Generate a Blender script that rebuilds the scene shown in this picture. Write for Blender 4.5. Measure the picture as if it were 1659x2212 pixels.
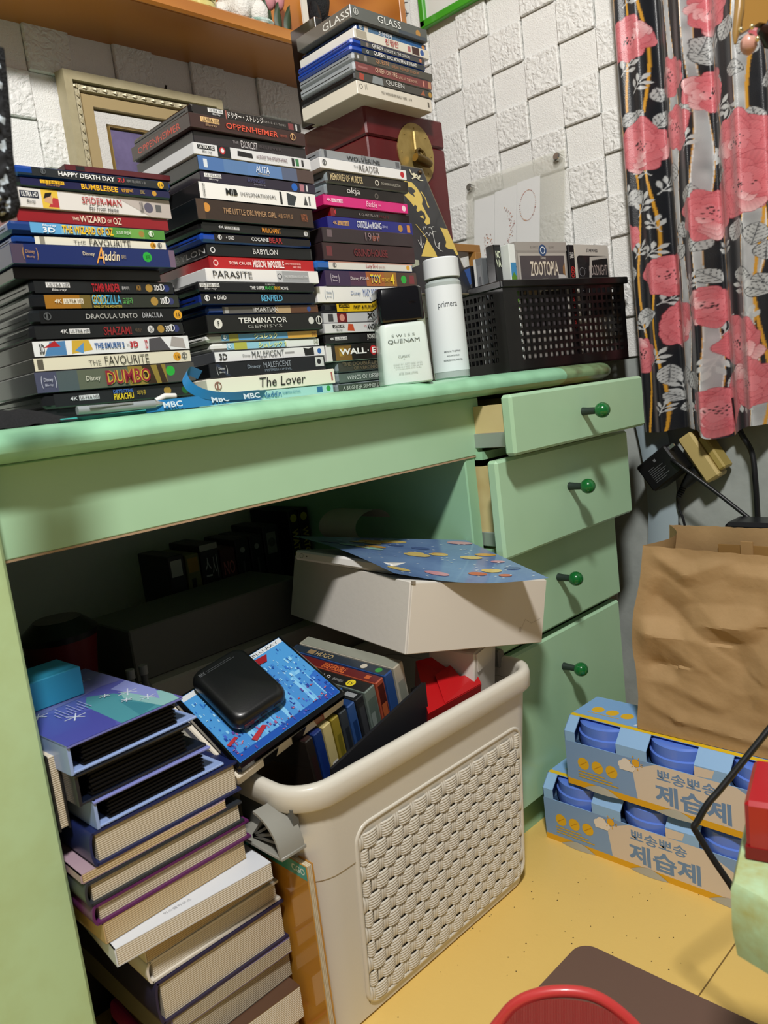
import bpy, bmesh, math, random
import numpy as np
from mathutils import Matrix, Vector, Euler

random.seed(7); np.random.seed(7)
for o in list(bpy.data.objects): bpy.data.objects.remove(o)
S = bpy.context.scene
COL = S.collection
PI = math.pi

# ------------------------------------------------------------------ camera, light, exposure
F_PX, CX, CY, CAMZ = 1690.0, 829.5, 1106.0, 0.74
CAM = np.array([[0.7032296, -0.7009354, -0.1189861], [-0.189395, -0.0233812, -0.9816226], [0.685272, 0.7128414, -0.149196]])   # rows: image right, image down, forward
cam_d = bpy.data.cameras.new('camera')
cam = bpy.data.objects.new('camera', cam_d); COL.objects.link(cam)
cam.matrix_world = Matrix(((CAM[0][0], -CAM[1][0], -CAM[2][0], 0), (CAM[0][1], -CAM[1][1], -CAM[2][1], 0),
                           (CAM[0][2], -CAM[1][2], -CAM[2][2], CAMZ), (0, 0, 0, 1)))
cam_d.sensor_fit = 'VERTICAL'; cam_d.sensor_height = 24.0; cam_d.lens = F_PX / 2212 * 24.0
cam_d.clip_start = 0.02; cam_d.clip_end = 20
cam_d.dof.use_dof = True; cam_d.dof.focus_distance = 1.12; cam_d.dof.aperture_fstop = 7.0
S.camera = cam

W = bpy.data.worlds.new('room_ambient'); S.world = W; W.use_nodes = True
W.node_tree.nodes['Background'].inputs[0].default_value = (1.0, 0.985, 0.97, 1)
W.node_tree.nodes['Background'].inputs[1].default_value = 0.10
ld = bpy.data.lights.new('ceiling_lamp_light', 'POINT'); ld.energy = 190; ld.shadow_soft_size = 0.10; ld.color = (1.0, 0.972, 0.93)
lo = bpy.data.objects.new('ceiling_lamp_light', ld); COL.objects.link(lo); lo.location = (-0.16, -0.26, 2.2)
S.view_settings.view_transform = 'Standard'; S.view_settings.look = 'None'
S.view_settings.exposure = 0.0; S.view_settings.gamma = 1.0; S.view_settings.use_curve_mapping = False

# ------------------------------------------------------------------ helpers
def ray(x, y):
    d = np.array([(x - CX) / F_PX, (y - CY) / F_PX, 1.0]); return CAM.T @ d
def onX(x, y, X): d = ray(x, y); return np.array([0, 0, CAMZ]) + d * (X / d[0])
def onY(x, y, Y): d = ray(x, y); return np.array([0, 0, CAMZ]) + d * (Y / d[1])
def onZ(x, y, Z): d = ray(x, y); return np.array([0, 0, CAMZ]) + d * ((Z - CAMZ) / d[2])

def lin(h):
    if isinstance(h, str):
        h = h.lstrip('#'); h = h if len(h) == 6 else ''.join(a + a for a in h); c = [int(h[i:i + 2], 16) / 255 for i in (0, 2, 4)]
    else: c = h
    return tuple(((v / 12.92) if v <= 0.04045 else ((v + 0.055) / 1.055) ** 2.4) for v in c) + (1.0,)

_m = {}
def mat(col, rough=.5, metal=0., coat=0., bump=0., bscale=60., var=0., vscale=6., trans=0., alpha=1., sheen=0., col2=None, ior=1.45, emit=0, detail=4, vdist=0, spec=.5):
    key = (col, rough, metal, coat, bump, bscale, var, vscale, trans, alpha, sheen, col2, ior, emit, detail, vdist, spec)
    if key in _m: return _m[key]
    m = bpy.data.materials.new('paint_' + str(col).lstrip('#')); m.use_nodes = True
    nt = m.node_tree; b = nt.nodes['Principled BSDF']
    b.inputs['Base Color'].default_value = lin(col); b.inputs['Roughness'].default_value = rough
    b.inputs['Metallic'].default_value = metal; b.inputs['Coat Weight'].default_value = coat
    b.inputs['Coat Roughness'].default_value = .08
    b.inputs['Transmission Weight'].default_value = trans; b.inputs['Alpha'].default_value = alpha
    b.inputs['IOR'].default_value = ior; b.inputs['Specular IOR Level'].default_value = spec
    if sheen: b.inputs['Sheen Weight'].default_value = sheen
    if emit:
        b.inputs['Emission Color'].default_value = lin(col); b.inputs['Emission Strength'].default_value = emit
    if var or bump:
        tc = nt.nodes.new('ShaderNodeTexCoord')
    if var:
        n = nt.nodes.new('ShaderNodeTexNoise'); n.inputs['Scale'].default_value = vscale; n.inputs['Detail'].default_value = detail
        n.inputs['Roughness'].default_value = .62; n.inputs['Distortion'].default_value = vdist
        nt.links.new(tc.outputs['Object'], n.inputs['Vector'])
        r = nt.nodes.new('ShaderNodeValToRGB'); r.color_ramp.elements[0].position = .38; r.color_ramp.elements[1].position = .68
        c = lin(col); c2 = lin(col2) if col2 else tuple(v * (1 - var) for v in c[:3]) + (1,)
        r.color_ramp.elements[0].color = c
        r.color_ramp.elements[1].color = tuple(c[i] * (1 - var) + c2[i] * var for i in range(3)) + (1,) if col2 else c2
        nt.links.new(n.outputs['Fac'], r.inputs['Fac']); nt.links.new(r.outputs['Color'], b.inputs['Base Color'])
    if bump:
        n2 = nt.nodes.new('ShaderNodeTexNoise'); n2.inputs['Scale'].default_value = bscale; n2.inputs['Detail'].default_value = 5
        nt.links.new(tc.outputs['Object'], n2.inputs['Vector'])
        bp = nt.nodes.new('ShaderNodeBump'); bp.inputs['Strength'].default_value = min(1, bump); bp.inputs['Distance'].default_value = .002 * max(1, bump)
        nt.links.new(n2.outputs['Fac'], bp.inputs['Height']); nt.links.new(bp.outputs['Normal'], b.inputs['Normal'])
    _m[key] = m
    return m

def wave_mat(key, c1, c2, scale, axis='Z', rough=.6, dist=0., bump=0., dscale=1., band='SIN'):
    k = ('wave', key)
    if k in _m: return _m[k]
    m = bpy.data.materials.new(key); m.use_nodes = True; nt = m.node_tree; b = nt.nodes['Principled BSDF']
    b.inputs['Roughness'].default_value = rough
    tc = nt.nodes.new('ShaderNodeTexCoord'); w = nt.nodes.new('ShaderNodeTexWave'); w.bands_direction = axis; w.wave_profile = band
    w.inputs['Scale'].default_value = scale; w.inputs['Distortion'].default_value = dist; w.inputs['Detail'].default_value = 3; w.inputs['Detail Scale'].default_value = dscale
    nt.links.new(tc.outputs['Object'], w.inputs['Vector'])
    r = nt.nodes.new('ShaderNodeValToRGB'); r.color_ramp.elements[0].color = lin(c1); r.color_ramp.elements[1].color = lin(c2)
    nt.links.new(w.outputs['Fac'], r.inputs['Fac']); nt.links.new(r.outputs['Color'], b.inputs['Base Color'])
    if bump:
        bp = nt.nodes.new('ShaderNodeBump'); bp.inputs['Strength'].default_value = bump; bp.inputs['Distance'].default_value = .001
        nt.links.new(w.outputs['Fac'], bp.inputs['Height']); nt.links.new(bp.outputs['Normal'], b.inputs['Normal'])
    _m[k] = m
    return m

def vcol_mat(name, rough=.6, sheen=0., coat=0., bump=0., bscale=400):
    m = bpy.data.materials.new(name); m.use_nodes = True; nt = m.node_tree; b = nt.nodes['Principled BSDF']
    a = nt.nodes.new('ShaderNodeVertexColor'); a.layer_name = 'print'
    nt.links.new(a.outputs['Color'], b.inputs['Base Color']); b.inputs['Roughness'].default_value = rough
    b.inputs['Sheen Weight'].default_value = sheen; b.inputs['Coat Weight'].default_value = coat
    if bump:
        tc = nt.nodes.new('ShaderNodeTexCoord'); n2 = nt.nodes.new('ShaderNodeTexNoise'); n2.inputs['Scale'].default_value = bscale
        nt.links.new(tc.outputs['Object'], n2.inputs['Vector']); bp = nt.nodes.new('ShaderNodeBump')
        bp.inputs['Strength'].default_value = bump; bp.inputs['Distance'].default_value = .001
        nt.links.new(n2.outputs['Fac'], bp.inputs['Height']); nt.links.new(bp.outputs['Normal'], b.inputs['Normal'])
    return m

class MB:
    """collects shapes of ONE piece; obj() links it as one mesh object"""
    def __init__(s): s.v = []; s.f = []; s.m = []
    def add(s, vs, fs, mi=0):
        n = len(s.v); s.v += [tuple(map(float, p)) for p in vs]; s.f += [tuple(i + n for i in f) for f in fs]; s.m += [mi] * len(fs); return s
    def box(s, x0, x1, y0, y1, z0, z1, b=0., mi=0):
        c = ((x0 + x1) / 2, (y0 + y1) / 2, (z0 + z1) / 2); h = (abs(x1 - x0) / 2, abs(y1 - y0) / 2, abs(z1 - z0) / 2)
        b = min(b, min(h) * .95)
        if b <= 0:
            vs = [(c[0] + sx * h[0], c[1] + sy * h[1], c[2] + sz * h[2]) for sx in (-1, 1) for sy in (-1, 1) for sz in (-1, 1)]
            return s.add(vs, [(0, 1, 3, 2), (4, 6, 7, 5), (0, 4, 5, 1), (2, 3, 7, 6), (0, 2, 6, 4), (1, 5, 7, 3)], mi)
        vs = []; idx = {}
        for sx in (-1, 1):
            for sy in (-1, 1):
                for sz in (-1, 1):
                    for a in range(3):
                        hh = [h[0] - b, h[1] - b, h[2] - b]; hh[a] = h[a]
                        idx[(sx, sy, sz, a)] = len(vs)
                        vs.append((c[0] + sx * hh[0], c[1] + sy * hh[1], c[2] + sz * hh[2]))
        fs = []
        for sx in (-1, 1): fs.append([idx[(sx, p, q, 0)] for p, q in ((-1, -1), (1, -1), (1, 1), (-1, 1))])
        for sy in (-1, 1): fs.append([idx[(p, sy, q, 1)] for p, q in ((-1, -1), (1, -1), (1, 1), (-1, 1))])
        for sz in (-1, 1): fs.append([idx[(p, q, sz, 2)] for p, q in ((-1, -1), (1, -1), (1, 1), (-1, 1))])
        for sx in (-1, 1):
            for sy in (-1, 1): fs.append([idx[(sx, sy, -1, 0)], idx[(sx, sy, 1, 0)], idx[(sx, sy, 1, 1)], idx[(sx, sy, -1, 1)]])
            for sz in (-1, 1): fs.append([idx[(sx, -1, sz, 0)], idx[(sx, 1, sz, 0)], idx[(sx, 1, sz, 2)], idx[(sx, -1, sz, 2)]])
        for sy in (-1, 1):
            for sz in (-1, 1): fs.append([idx[(-1, sy, sz, 1)], idx[(1, sy, sz, 1)], idx[(1, sy, sz, 2)], idx[(-1, sy, sz, 2)]])
        for sx in (-1, 1):
            for sy in (-1, 1):
                for sz in (-1, 1): fs.append([idx[(sx, sy, sz, a)] for a in range(3)])
        return s.add(vs, fs, mi)
    def prism(s, poly, a0, a1, axis='z', mi=0, cap=True):
        n = len(poly)
        def P(p, a): return {'z': (p[0], p[1], a), 'y': (p[0], a, p[1]), 'x': (a, p[0], p[1])}[axis]
        vs = [P(p, a0) for p in poly] + [P(p, a1) for p in poly]
        fs = [(i, (i + 1) % n, n + (i + 1) % n, n + i) for i in range(n)]
        if cap: fs += [tuple(range(n))[::-1], tuple(range(n, 2 * n))]
        return s.add(vs, fs, mi)
    def quad(s, a, b, c, d, mi=0): return s.add([a, b, c, d], [(0, 1, 2, 3)], mi)
    def tube(s, path, r, n=8, mi=0, closed=False, cap=True):
        path = [Vector(p) for p in path]; rs = r if isinstance(r, (list, tuple)) else [r] * len(path)
        vs = []; fs = []; up = None
        for i, p in enumerate(path):
            a = path[i - 1] if (i > 0 or closed) else p; b = path[(i + 1) % len(path)] if (i < len(path) - 1 or closed) else p
            t = (b - a).normalized()
            if up is None:
                up = Vector((0, 0, 1)) if abs(t.z) < .9 else Vector((1, 0, 0))
            x = t.cross(up).normalized(); up = x.cross(t).normalized()
            for k in range(n):
                an = 2 * PI * k / n; vs.append(p + (x * math.cos(an) + up * math.sin(an)) * rs[i])
        L = len(path)
        for i in range(L if closed else L - 1):
            for k in range(n):
                j = (i + 1) % L; fs.append((i * n + k, i * n + (k + 1) % n, j * n + (k + 1) % n, j * n + k))
        if not closed and cap: fs += [tuple(range(n)), tuple(range((L - 1) * n, L * n))]
        return s.add(vs, fs, mi)
    def lathe(s, prof, c=(0, 0, 0), n=24, mi=0, cap=True):
        vs = []; fs = []
        for r, z in prof:
            for k in range(n): vs.append((c[0] + r * math.cos(2 * PI * k / n), c[1] + r * math.sin(2 * PI * k / n), c[2] + z))
        for i in range(len(prof) - 1):
            for k in range(n): fs.append((i * n + k, i * n + (k + 1) % n, (i + 1) * n + (k + 1) % n, (i + 1) * n + k))
        if cap: fs += [tuple(range(n)), tuple(range((len(prof) - 1) * n, len(prof) * n))]
        return s.add(vs, fs, mi)
    def grid(s, nu, nv, fn, mi=0, closed_u=False):
        vs = [fn(i / (nu if closed_u else nu - 1), j / (nv - 1)) for j in range(nv) for i in range(nu)]
        fs = []
        for j in range(nv - 1):
            for i in range(nu if closed_u else nu - 1): fs.append((j * nu + i, j * nu + (i + 1) % nu, (j + 1) * nu + (i + 1) % nu, (j + 1) * nu + i))
        return s.add(vs, fs, mi)
    def xf(s, M, start=0):
        for i in range(start, len(s.v)): s.v[i] = tuple(M @ Vector(s.v[i]))
        return s

def link(name, me, parent=None, loc=None, rot=None):
    o = bpy.data.objects.new(name, me); COL.objects.link(o)
    if parent is not None: o.parent = parent
    if loc is not None: o.location = loc
    if rot is not None: o.rotation_euler = rot
    return o
def mesh_of(name, mb, mats, smooth=None, recalc=True):
    me = bpy.data.meshes.new(name); me.from_pydata(mb.v, [], mb.f)
    mats = mats if isinstance(mats, (list, tuple)) else [mats]
    for m in mats: me.materials.append(m)
    if len(mats) > 1: me.polygons.foreach_set('material_index', mb.m)
    if recalc:
        bm = bmesh.new(); bm.from_mesh(me); bmesh.ops.recalc_face_normals(bm, faces=bm.faces); bm.to_mesh(me); bm.free()
    if smooth:
        me.polygons.foreach_set('use_smooth', [True] * len(me.polygons)); me.set_sharp_from_angle(angle=math.radians(smooth if smooth is not True else 40))
    me.update(); return me
def obj(name, mb, mats, parent=None, loc=None, rot=None, smooth=None, recalc=True):
    return link(name, mesh_of(name, mb, mats, smooth, recalc), parent, loc, rot)
def tag(o, label=None, cat=None, group=None, kind=None):
    if label: o['label'] = label
    if cat: o['category'] = cat
    if group: o['group'] = group
    if kind: o['kind'] = kind
    return o
def thing(name, label, cat, loc=(0, 0, 0), rot=None, group=None):
    return tag(link(name, None, None, loc, rot), label, cat, group)
def struct(name, mb, m, smooth=None, loc=None): return tag(obj(name, mb, m, None, loc, None, smooth), kind='structure')
def frame(o, ex, ey, ez):
    return Matrix(((ex[0], ey[0], ez[0], o[0]), (ex[1], ey[1], ez[1], o[1]), (ex[2], ey[2], ez[2], o[2]), (0, 0, 0, 1)))
def rotvec(w):
    w = Vector(w); return Matrix.Rotation(w.length, 3, w.normalized()) if w.length > 1e-9 else Matrix.Identity(3)
def rrect(x0, x1, y0, y1, r, n=5):
    pts = []
    for cx, cy, a0 in ((x1 - r, y1 - r, 0), (x0 + r, y1 - r, PI / 2), (x0 + r, y0 + r, PI), (x1 - r, y0 + r, 1.5 * PI)):
        for k in range(n + 1): pts.append((cx + r * math.cos(a0 + PI / 2 * k / n), cy + r * math.sin(a0 + PI / 2 * k / n)))
    return pts
def circ(cx, cy, r, n=20, ry=None): return [(cx + r * math.cos(2 * PI * k / n), cy + (ry or r) * math.sin(2 * PI * k / n)) for k in range(n)]

_tx = {}
def text_geo(s, bold=0.):
    k = (s, bold)
    if k not in _tx:
        c = bpy.data.curves.new('lettering', 'FONT'); c.body = s; c.resolution_u = 2; c.offset = bold
        o = bpy.data.objects.new('lettering', c); me = bpy.data.meshes.new_from_object(o)
        v = np.array([x.co[:2] for x in me.vertices]) if len(me.vertices) else np.zeros((1, 2))
        f = [tuple(p.vertices) for p in me.polygons]
        bpy.data.objects.remove(o); bpy.data.curves.remove(c); bpy.data.meshes.remove(me)
        lo_, hi = v.min(0), v.max(0); v = (v - lo_) / np.maximum(hi - lo_, 1e-6)
        _tx[k] = (v, f, (hi - lo_)[0] / max(1e-6, (hi - lo_)[1]))
    return _tx[k]
def put_text(mb, s, o, eu, ev, w, h, mi=0, bold=0., keep=False, shear=0.):
    """letters filling the w x h box that starts at o and runs along eu and ev"""
    v, f, asp = text_geo(s, bold)
    if keep:
        w2 = min(w, h * asp); h2 = w2 / asp
        o = Vector(o) + Vector(eu) * (w - w2) / 2 + Vector(ev) * (h - h2) / 2; w, h = w2, h2
    o = Vector(o); eu = Vector(eu); ev = Vector(ev)
    mb.add([o + eu * (p[0] * w + shear * p[1] * h) + ev * (p[1] * h) for p in v], f, mi)
class Paint:
    """flat print: layered shapes on a plane (origin, eu, ev, normal out), one mesh with several colours"""
    def __init__(s, o, eu, ev, n, step=.00003):
        s.mb = MB(); s.o = Vector(o); s.eu = Vector(eu); s.ev = Vector(ev); s.n = Vector(n); s.h = .0001; s.step = step; s.cols = []; s.args = {}
    def ci(s, c):
        if c not in s.cols: s.cols.append(c)
        return s.cols.index(c)
    def poly(s, pts, c):
        s.h += s.step; s.mb.add([s.o + s.eu * p[0] + s.ev * p[1] + s.n * s.h for p in pts], [tuple(range(len(pts)))], s.ci(c)); return s
    def rect(s, x0, x1, y0, y1, c): return s.poly([(x0, y0), (x1, y0), (x1, y1), (x0, y1)], c)
    def disc(s, x, y, r, c, ry=None, n=18): return s.poly(circ(x, y, r, n, ry), c)
    def ring(s, x, y, r, w, c, n=20):
        s.h += s.step; a = circ(x, y, r, n); b = circ(x, y, r - w, n); P = lambda p: s.o + s.eu * p[0] + s.ev * p[1] + s.n * s.h
        s.mb.add([P(p) for p in a + b], [(i, (i + 1) % n, n + (i + 1) % n, n + i) for i in range(n)], s.ci(c)); return s
    def line(s, p, q, w, c):
        p = np.array(p, float); q = np.array(q, float); d = q - p; d /= max(1e-9, np.linalg.norm(d)); n = np.array([-d[1], d[0]]) * w / 2
        return s.poly([p - n, q - n, q + n, p + n], c)
    def text(s, t, x0, x1, y0, y1, c, bold=0., keep=False, shear=0.):
        s.h += s.step
        put_text(s.mb, t, s.o + s.eu * x0 + s.ev * y0 + s.n * s.h, s.eu, s.ev, x1 - x0, y1 - y0, s.ci(c), bold, keep, shear); return s
    def build(s, name, parent, rough=.35, coat=.3, **k):
        if not s.cols: return None
        return obj(name, s.mb, [mat(c, rough, coat=coat, **k) for c in s.cols], parent, recalc=False)

# ------------------------------------------------------------------ the room
def tile_mat(key, scale, strength, dist, col='#e4e4e1'):
    m = bpy.data.materials.new(key); m.use_nodes = True; nt = m.node_tree; b = nt.nodes['Principled BSDF']
    b.inputs['Base Color'].default_value = lin(col); b.inputs['Roughness'].default_value = .5
    tc = nt.nodes.new('ShaderNodeNewGeometry')
    n = nt.nodes.new('ShaderNodeTexNoise'); n.inputs['Scale'].default_value = scale; n.inputs['Detail'].default_value = 6; n.inputs['Distortion'].default_value = 1.6
    v = nt.nodes.new('ShaderNodeTexVoronoi'); v.feature = 'DISTANCE_TO_EDGE'; v.inputs['Scale'].default_value = scale * 1.3
    mx = nt.nodes.new('ShaderNodeMath'); mx.operation = 'MULTIPLY_ADD'; mx.inputs[1].default_value = .5
    nt.links.new(tc.outputs['Position'], n.inputs['Vector']); nt.links.new(tc.outputs['Position'], v.inputs['Vector'])
    nt.links.new(v.outputs['Distance'], mx.inputs[0]); nt.links.new(n.outputs['Fac'], mx.inputs[2])
    bp = nt.nodes.new('ShaderNodeBump'); bp.inputs['Strength'].default_value = strength; bp.inputs['Distance'].default_value = dist
    nt.links.new(mx.outputs[0], bp.inputs['Height']); nt.links.new(bp.outputs['Normal'], b.inputs['Normal'])
    return m
M_ROUGH = tile_mat('foam_tile_rough', 66, .75, .0065); M_FINE = tile_mat('foam_tile_fine', 190, .55, .0025)
M_CONC = mat('#a9afab', .85, bump=.6, bscale=35, var=.5, vscale=7, col2='#737b77')

floor = struct('floor', MB().box(-1.2, 1.46, -1.4, 1.36, -.05, 0), mat('#e2c06e', .33, bump=.12, bscale=160, var=.10, vscale=5, col2='#cfa550'))
obj('vinyl_seam', MB().box(.30, 1.40, .3823, .3837, 0, .0008), mat('#7a6030', .7), floor)
wr = struct('wall_right', MB().box(1.42, 1.50, -1.4, 1.40, 0, 2.4), M_CONC)
wb = struct('wall_back', MB().box(-1.2, 1.42, 1.32, 1.40, 0, 2.4), mat('#d9d6d0', .7))

def tile_mesh(w, h, t, b, m, name):
    return mesh_of(name, MB().box(-w / 2, w / 2, -h / 2, h / 2, 0, t, b), m)
tw, th = .0768, .0748
raised = tile_mesh(tw - .0015, th - .001, .0105, .0018, M_ROUGH, 'raised_tile'); low = tile_mesh(tw, th, .0045, .0006, M_FINE, 'flat_tile')
for c in range(-2, 11):                       # right wall: checkerboard of raised rough and flat foam tiles
    yc = 1.1185 - (c) * .0782
    for r in range(0, 13):
        zc = .7875 + r * th + (0.002 * (c % 2))
        if yc > 1.30 or zc > 1.70: continue
        up = (r + c) % 2 == 0
        o = link('tile', raised if up else low, wr); o.location = (1.4200, yc, zc); o.rotation_euler = Euler((PI / 2, 0, -PI / 2)); o['kind'] = 'structure'
for c in range(0, 14):                        # back wall
    xc = .402 + c * .0768
    for r in range(0, 8):
        zc = .905 + r * th
        up = (r + c) % 2 == 1
        if xc > 1.40: continue
        o = link('tile', raised if up else low, wb); o.location = (xc, 1.3200, zc); o.rotation_euler = Euler((PI / 2, 0, 0)); o['kind'] = 'structure'

# dust and hair specks on the vinyl
mb = MB()
for k in range(90):
    x = random.uniform(.50, 1.0); y = random.uniform(.25, .72)
    if random.random() < .5: x, y = onZ(random.uniform(950, 1500), random.uniform(1900, 2150), 0)[:2]
    r = random.uniform(.0004, .0012); a = random.random() * 6.28
    mb.add([(x + r * math.cos(a + q) * (1 if q % 2 else 1.6), y + r * math.sin(a + q), .0004) for q in (0, 1.57, 3.14, 4.71)], [(0, 1, 2, 3)])
tag(obj('floor_specks', mb, mat('#3a2c18', .9)), 'tiny dark specks of dust scattered over the yellow floor', 'dust', kind='stuff')

# ------------------------------------------------------------------ the desk
GREEN = mat('#a9cfac', .34, coat=.15, var=.5, vscale=3.2, col2='#9cc19c', bump=.05, bscale=30)
GREEN_D = mat('#97c5a0', .38, coat=.1, var=.5, vscale=3.0, col2='#8cb894')
GREEN_OLD = mat('#b3cf9f', .42, var=.55, vscale=14, col2='#a8ba82', bump=.08, bscale=40)
WOOD_RAW = wave_mat('raw_drawer_wood', '#cdbb86', '#b39a62', 14, 'X', .7, 4)
DARKKNOB = mat('#12642c', .22, coat=.5); STEM = mat('#24312b', .5)
desk = thing('desk', 'old mint green painted wooden desk with four drawers at its right end', 'desk', (.6, 1.0, 0))
def dpart(name, mb, m, smooth=None, parent=desk):
    mb.xf(Matrix.Translation(-Vector(desk.location))); o = obj(name, mb, m, parent, smooth=smooth); return o
ZT = .7485
prof = [(1.315, ZT), (.742, ZT), (.731, ZT - .0012), (.722, ZT - .005), (.7165, ZT - .011), (.715, ZT - .0155), (.7165, ZT - .021), (.722, ZT - .0255), (.727, ZT - .0275), (.733, ZT - .030), (.752, ZT - .031), (1.315, ZT - .031)]
dm = mat('#8fd0a2', .30, coat=.25, var=.0)
# worn paint: the mint coat has gone towards the right end of the edge
m = bpy.data.materials.new('worn_mint_top'); m.use_nodes = True; nt = m.node_tree; b = nt.nodes['Principled BSDF']; b.inputs['Roughness'].default_value = .3
tc = nt.nodes.new('ShaderNodeNewGeometry'); sp = nt.nodes.new('ShaderNodeSeparateXYZ'); nt.links.new(tc.outputs['Position'], sp.inputs[0])
nz = nt.nodes.new('ShaderNodeTexNoise'); nz.inputs['Scale'].default_value = 24; nz.inputs['Detail'].default_value = 6; nt.links.new(tc.outputs['Position'], nz.inputs['Vector'])
r1 = nt.nodes.new('ShaderNodeValToRGB'); r1.color_ramp.elements[0].color = lin('#9ad2ac'); r1.color_ramp.elements[1].color = lin('#88bd98'); r1.color_ramp.elements[0].position = .4; r1.color_ramp.elements[1].position = .75
r2 = nt.nodes.new('ShaderNodeValToRGB'); r2.color_ramp.elements[0].color = lin('#84a276'); r2.color_ramp.elements[1].color = lin('#5b5b3c'); r2.color_ramp.elements[0].position = .46; r2.color_ramp.elements[1].position = .72
nt.links.new(nz.outputs['Fac'], r1.inputs[0]); nt.links.new(nz.outputs['Fac'], r2.inputs[0])
gt = nt.nodes.new('ShaderNodeMath'); gt.operation = 'GREATER_THAN'; gt.inputs[1].default_value = 1.142; nt.links.new(sp.outputs['X'], gt.inputs[0])
mx = nt.nodes.new('ShaderNodeMix'); mx.data_type = 'RGBA'; nt.links.new(gt.outputs[0], mx.inputs[0]); nt.links.new(r1.outputs[0], mx.inputs[6]); nt.links.new(r2.outputs[0], mx.inputs[7])
nt.links.new(mx.outputs[2], b.inputs['Base Color'])
M_TOP = m
mb = MB(); n = len(prof)
xs = [0.0, .3, .6, .9, 1.142, 1.25, 1.28, 1.298, 1.308, 1.311]; ins = [0, 0, 0, 0, 0, 0, .002, .007, .016, .03]
vs = []
for x, i_ in zip(xs, ins):
    for (y, z) in prof: vs.append((x, min(1.31, y + i_ * max(0, (1.315 - y) / .6)), z))
fs = [(a * n + k, a * n + (k + 1) % n, (a + 1) * n + (k + 1) % n, (a + 1) * n + k) for a in range(len(xs) - 1) for k in range(n)] + [tuple(range(n)), tuple(range((len(xs) - 1) * n, len(xs) * n))]
mb.add(vs, fs); dpart('desktop', mb, M_TOP, 35)
dpart('apron', MB().box(.20, .948, .752, .770, .6300, .7170, .0015), GREEN)
dpart('apron_edge', MB().box(.2, .948, .7522, .7695, .6280, .6301), mat('#a98f72', .7))
dpart('side_panel', MB().box(.02, .2315, .728, 1.30, 0, .7165, .003), GREEN_OLD)
dpart('side_panel', MB().box(.905, .930, .754, 1.30, 0, .7165, .002), GREEN_D)
dpart('side_panel', MB().box(1.262, 1.288, .742, 1.30, 0, .7165, .002), mat('#6f6a58', .8, var=.5, vscale=10, col2='#4b463a'))
dpart('back_panel', MB().box(.930, 1.262, 1.29, 1.30, 0, .7165), mat('#4a4a40', .8))
dpart('plinth', MB().box(.930, 1.262, .745, .763, 0, .058), GREEN_D)
for z in (.629, .478, .321): dpart('drawer_divider', MB().box(.930, 1.262, .740, .765, z - .006, z + .006), GREEN_D)
for (yf, z0, z1, zk, out) in ((.645, .633, .7175, .676, 1), (.680, .481, .6262, .560, 1), (.7155, .328, .474, .408, 0), (.7205, .060, .3155, .253, 0)):
    fr = dpart('drawer', MB().box(.884, 1.263, yf, yf + .019, z0, z1, .004), GREEN, 30)
    X0 = Vector(desk.location)
    def sub(name, mb, m, smooth=None): mb.xf(Matrix.Translation(-X0)); return obj(name, mb, m, fr, smooth=smooth)
    sub('knob_stem', MB().tube([(1.066, yf + .001, zk), (1.066, yf - .008, zk), (1.066, yf - .024, zk)], [.0066, .0056, .0052], 14), STEM, 40)
    bl = MB(); prof_b = [(.0118 * math.sin(PI * k / 12), -.0118 * math.cos(PI * k / 12)) for k in range(1, 12)]
    bl.lathe(prof_b, (0, 0, 0), 20); bl.xf(Matrix.Translation((1.066, yf - .033, zk)) @ Matrix.Rotation(PI / 2, 4, 'X'))
    sub('knob_ball', bl, DARKKNOB, 80)
    sub('drawer_box_side', MB().box(.934, .946, yf + .019, 1.20, z0 + .012, z1 - .014), WOOD_RAW)
    sub('drawer_box_side', MB().box(1.247, 1.259, yf + .019, 1.20, z0 + .012, z1 - .014), WOOD_RAW)
    sub('drawer_bottom', MB().box(.946, 1.247, yf + .019, 1.20, z0 + .014, z0 + .020), WOOD_RAW)
    if out: sub('slide_rail', MB().box(.9305, .934, yf + .020, 1.15, z0 + .008, z0 + .030, .001), mat('#b9bcbc', .35, .7))

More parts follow.
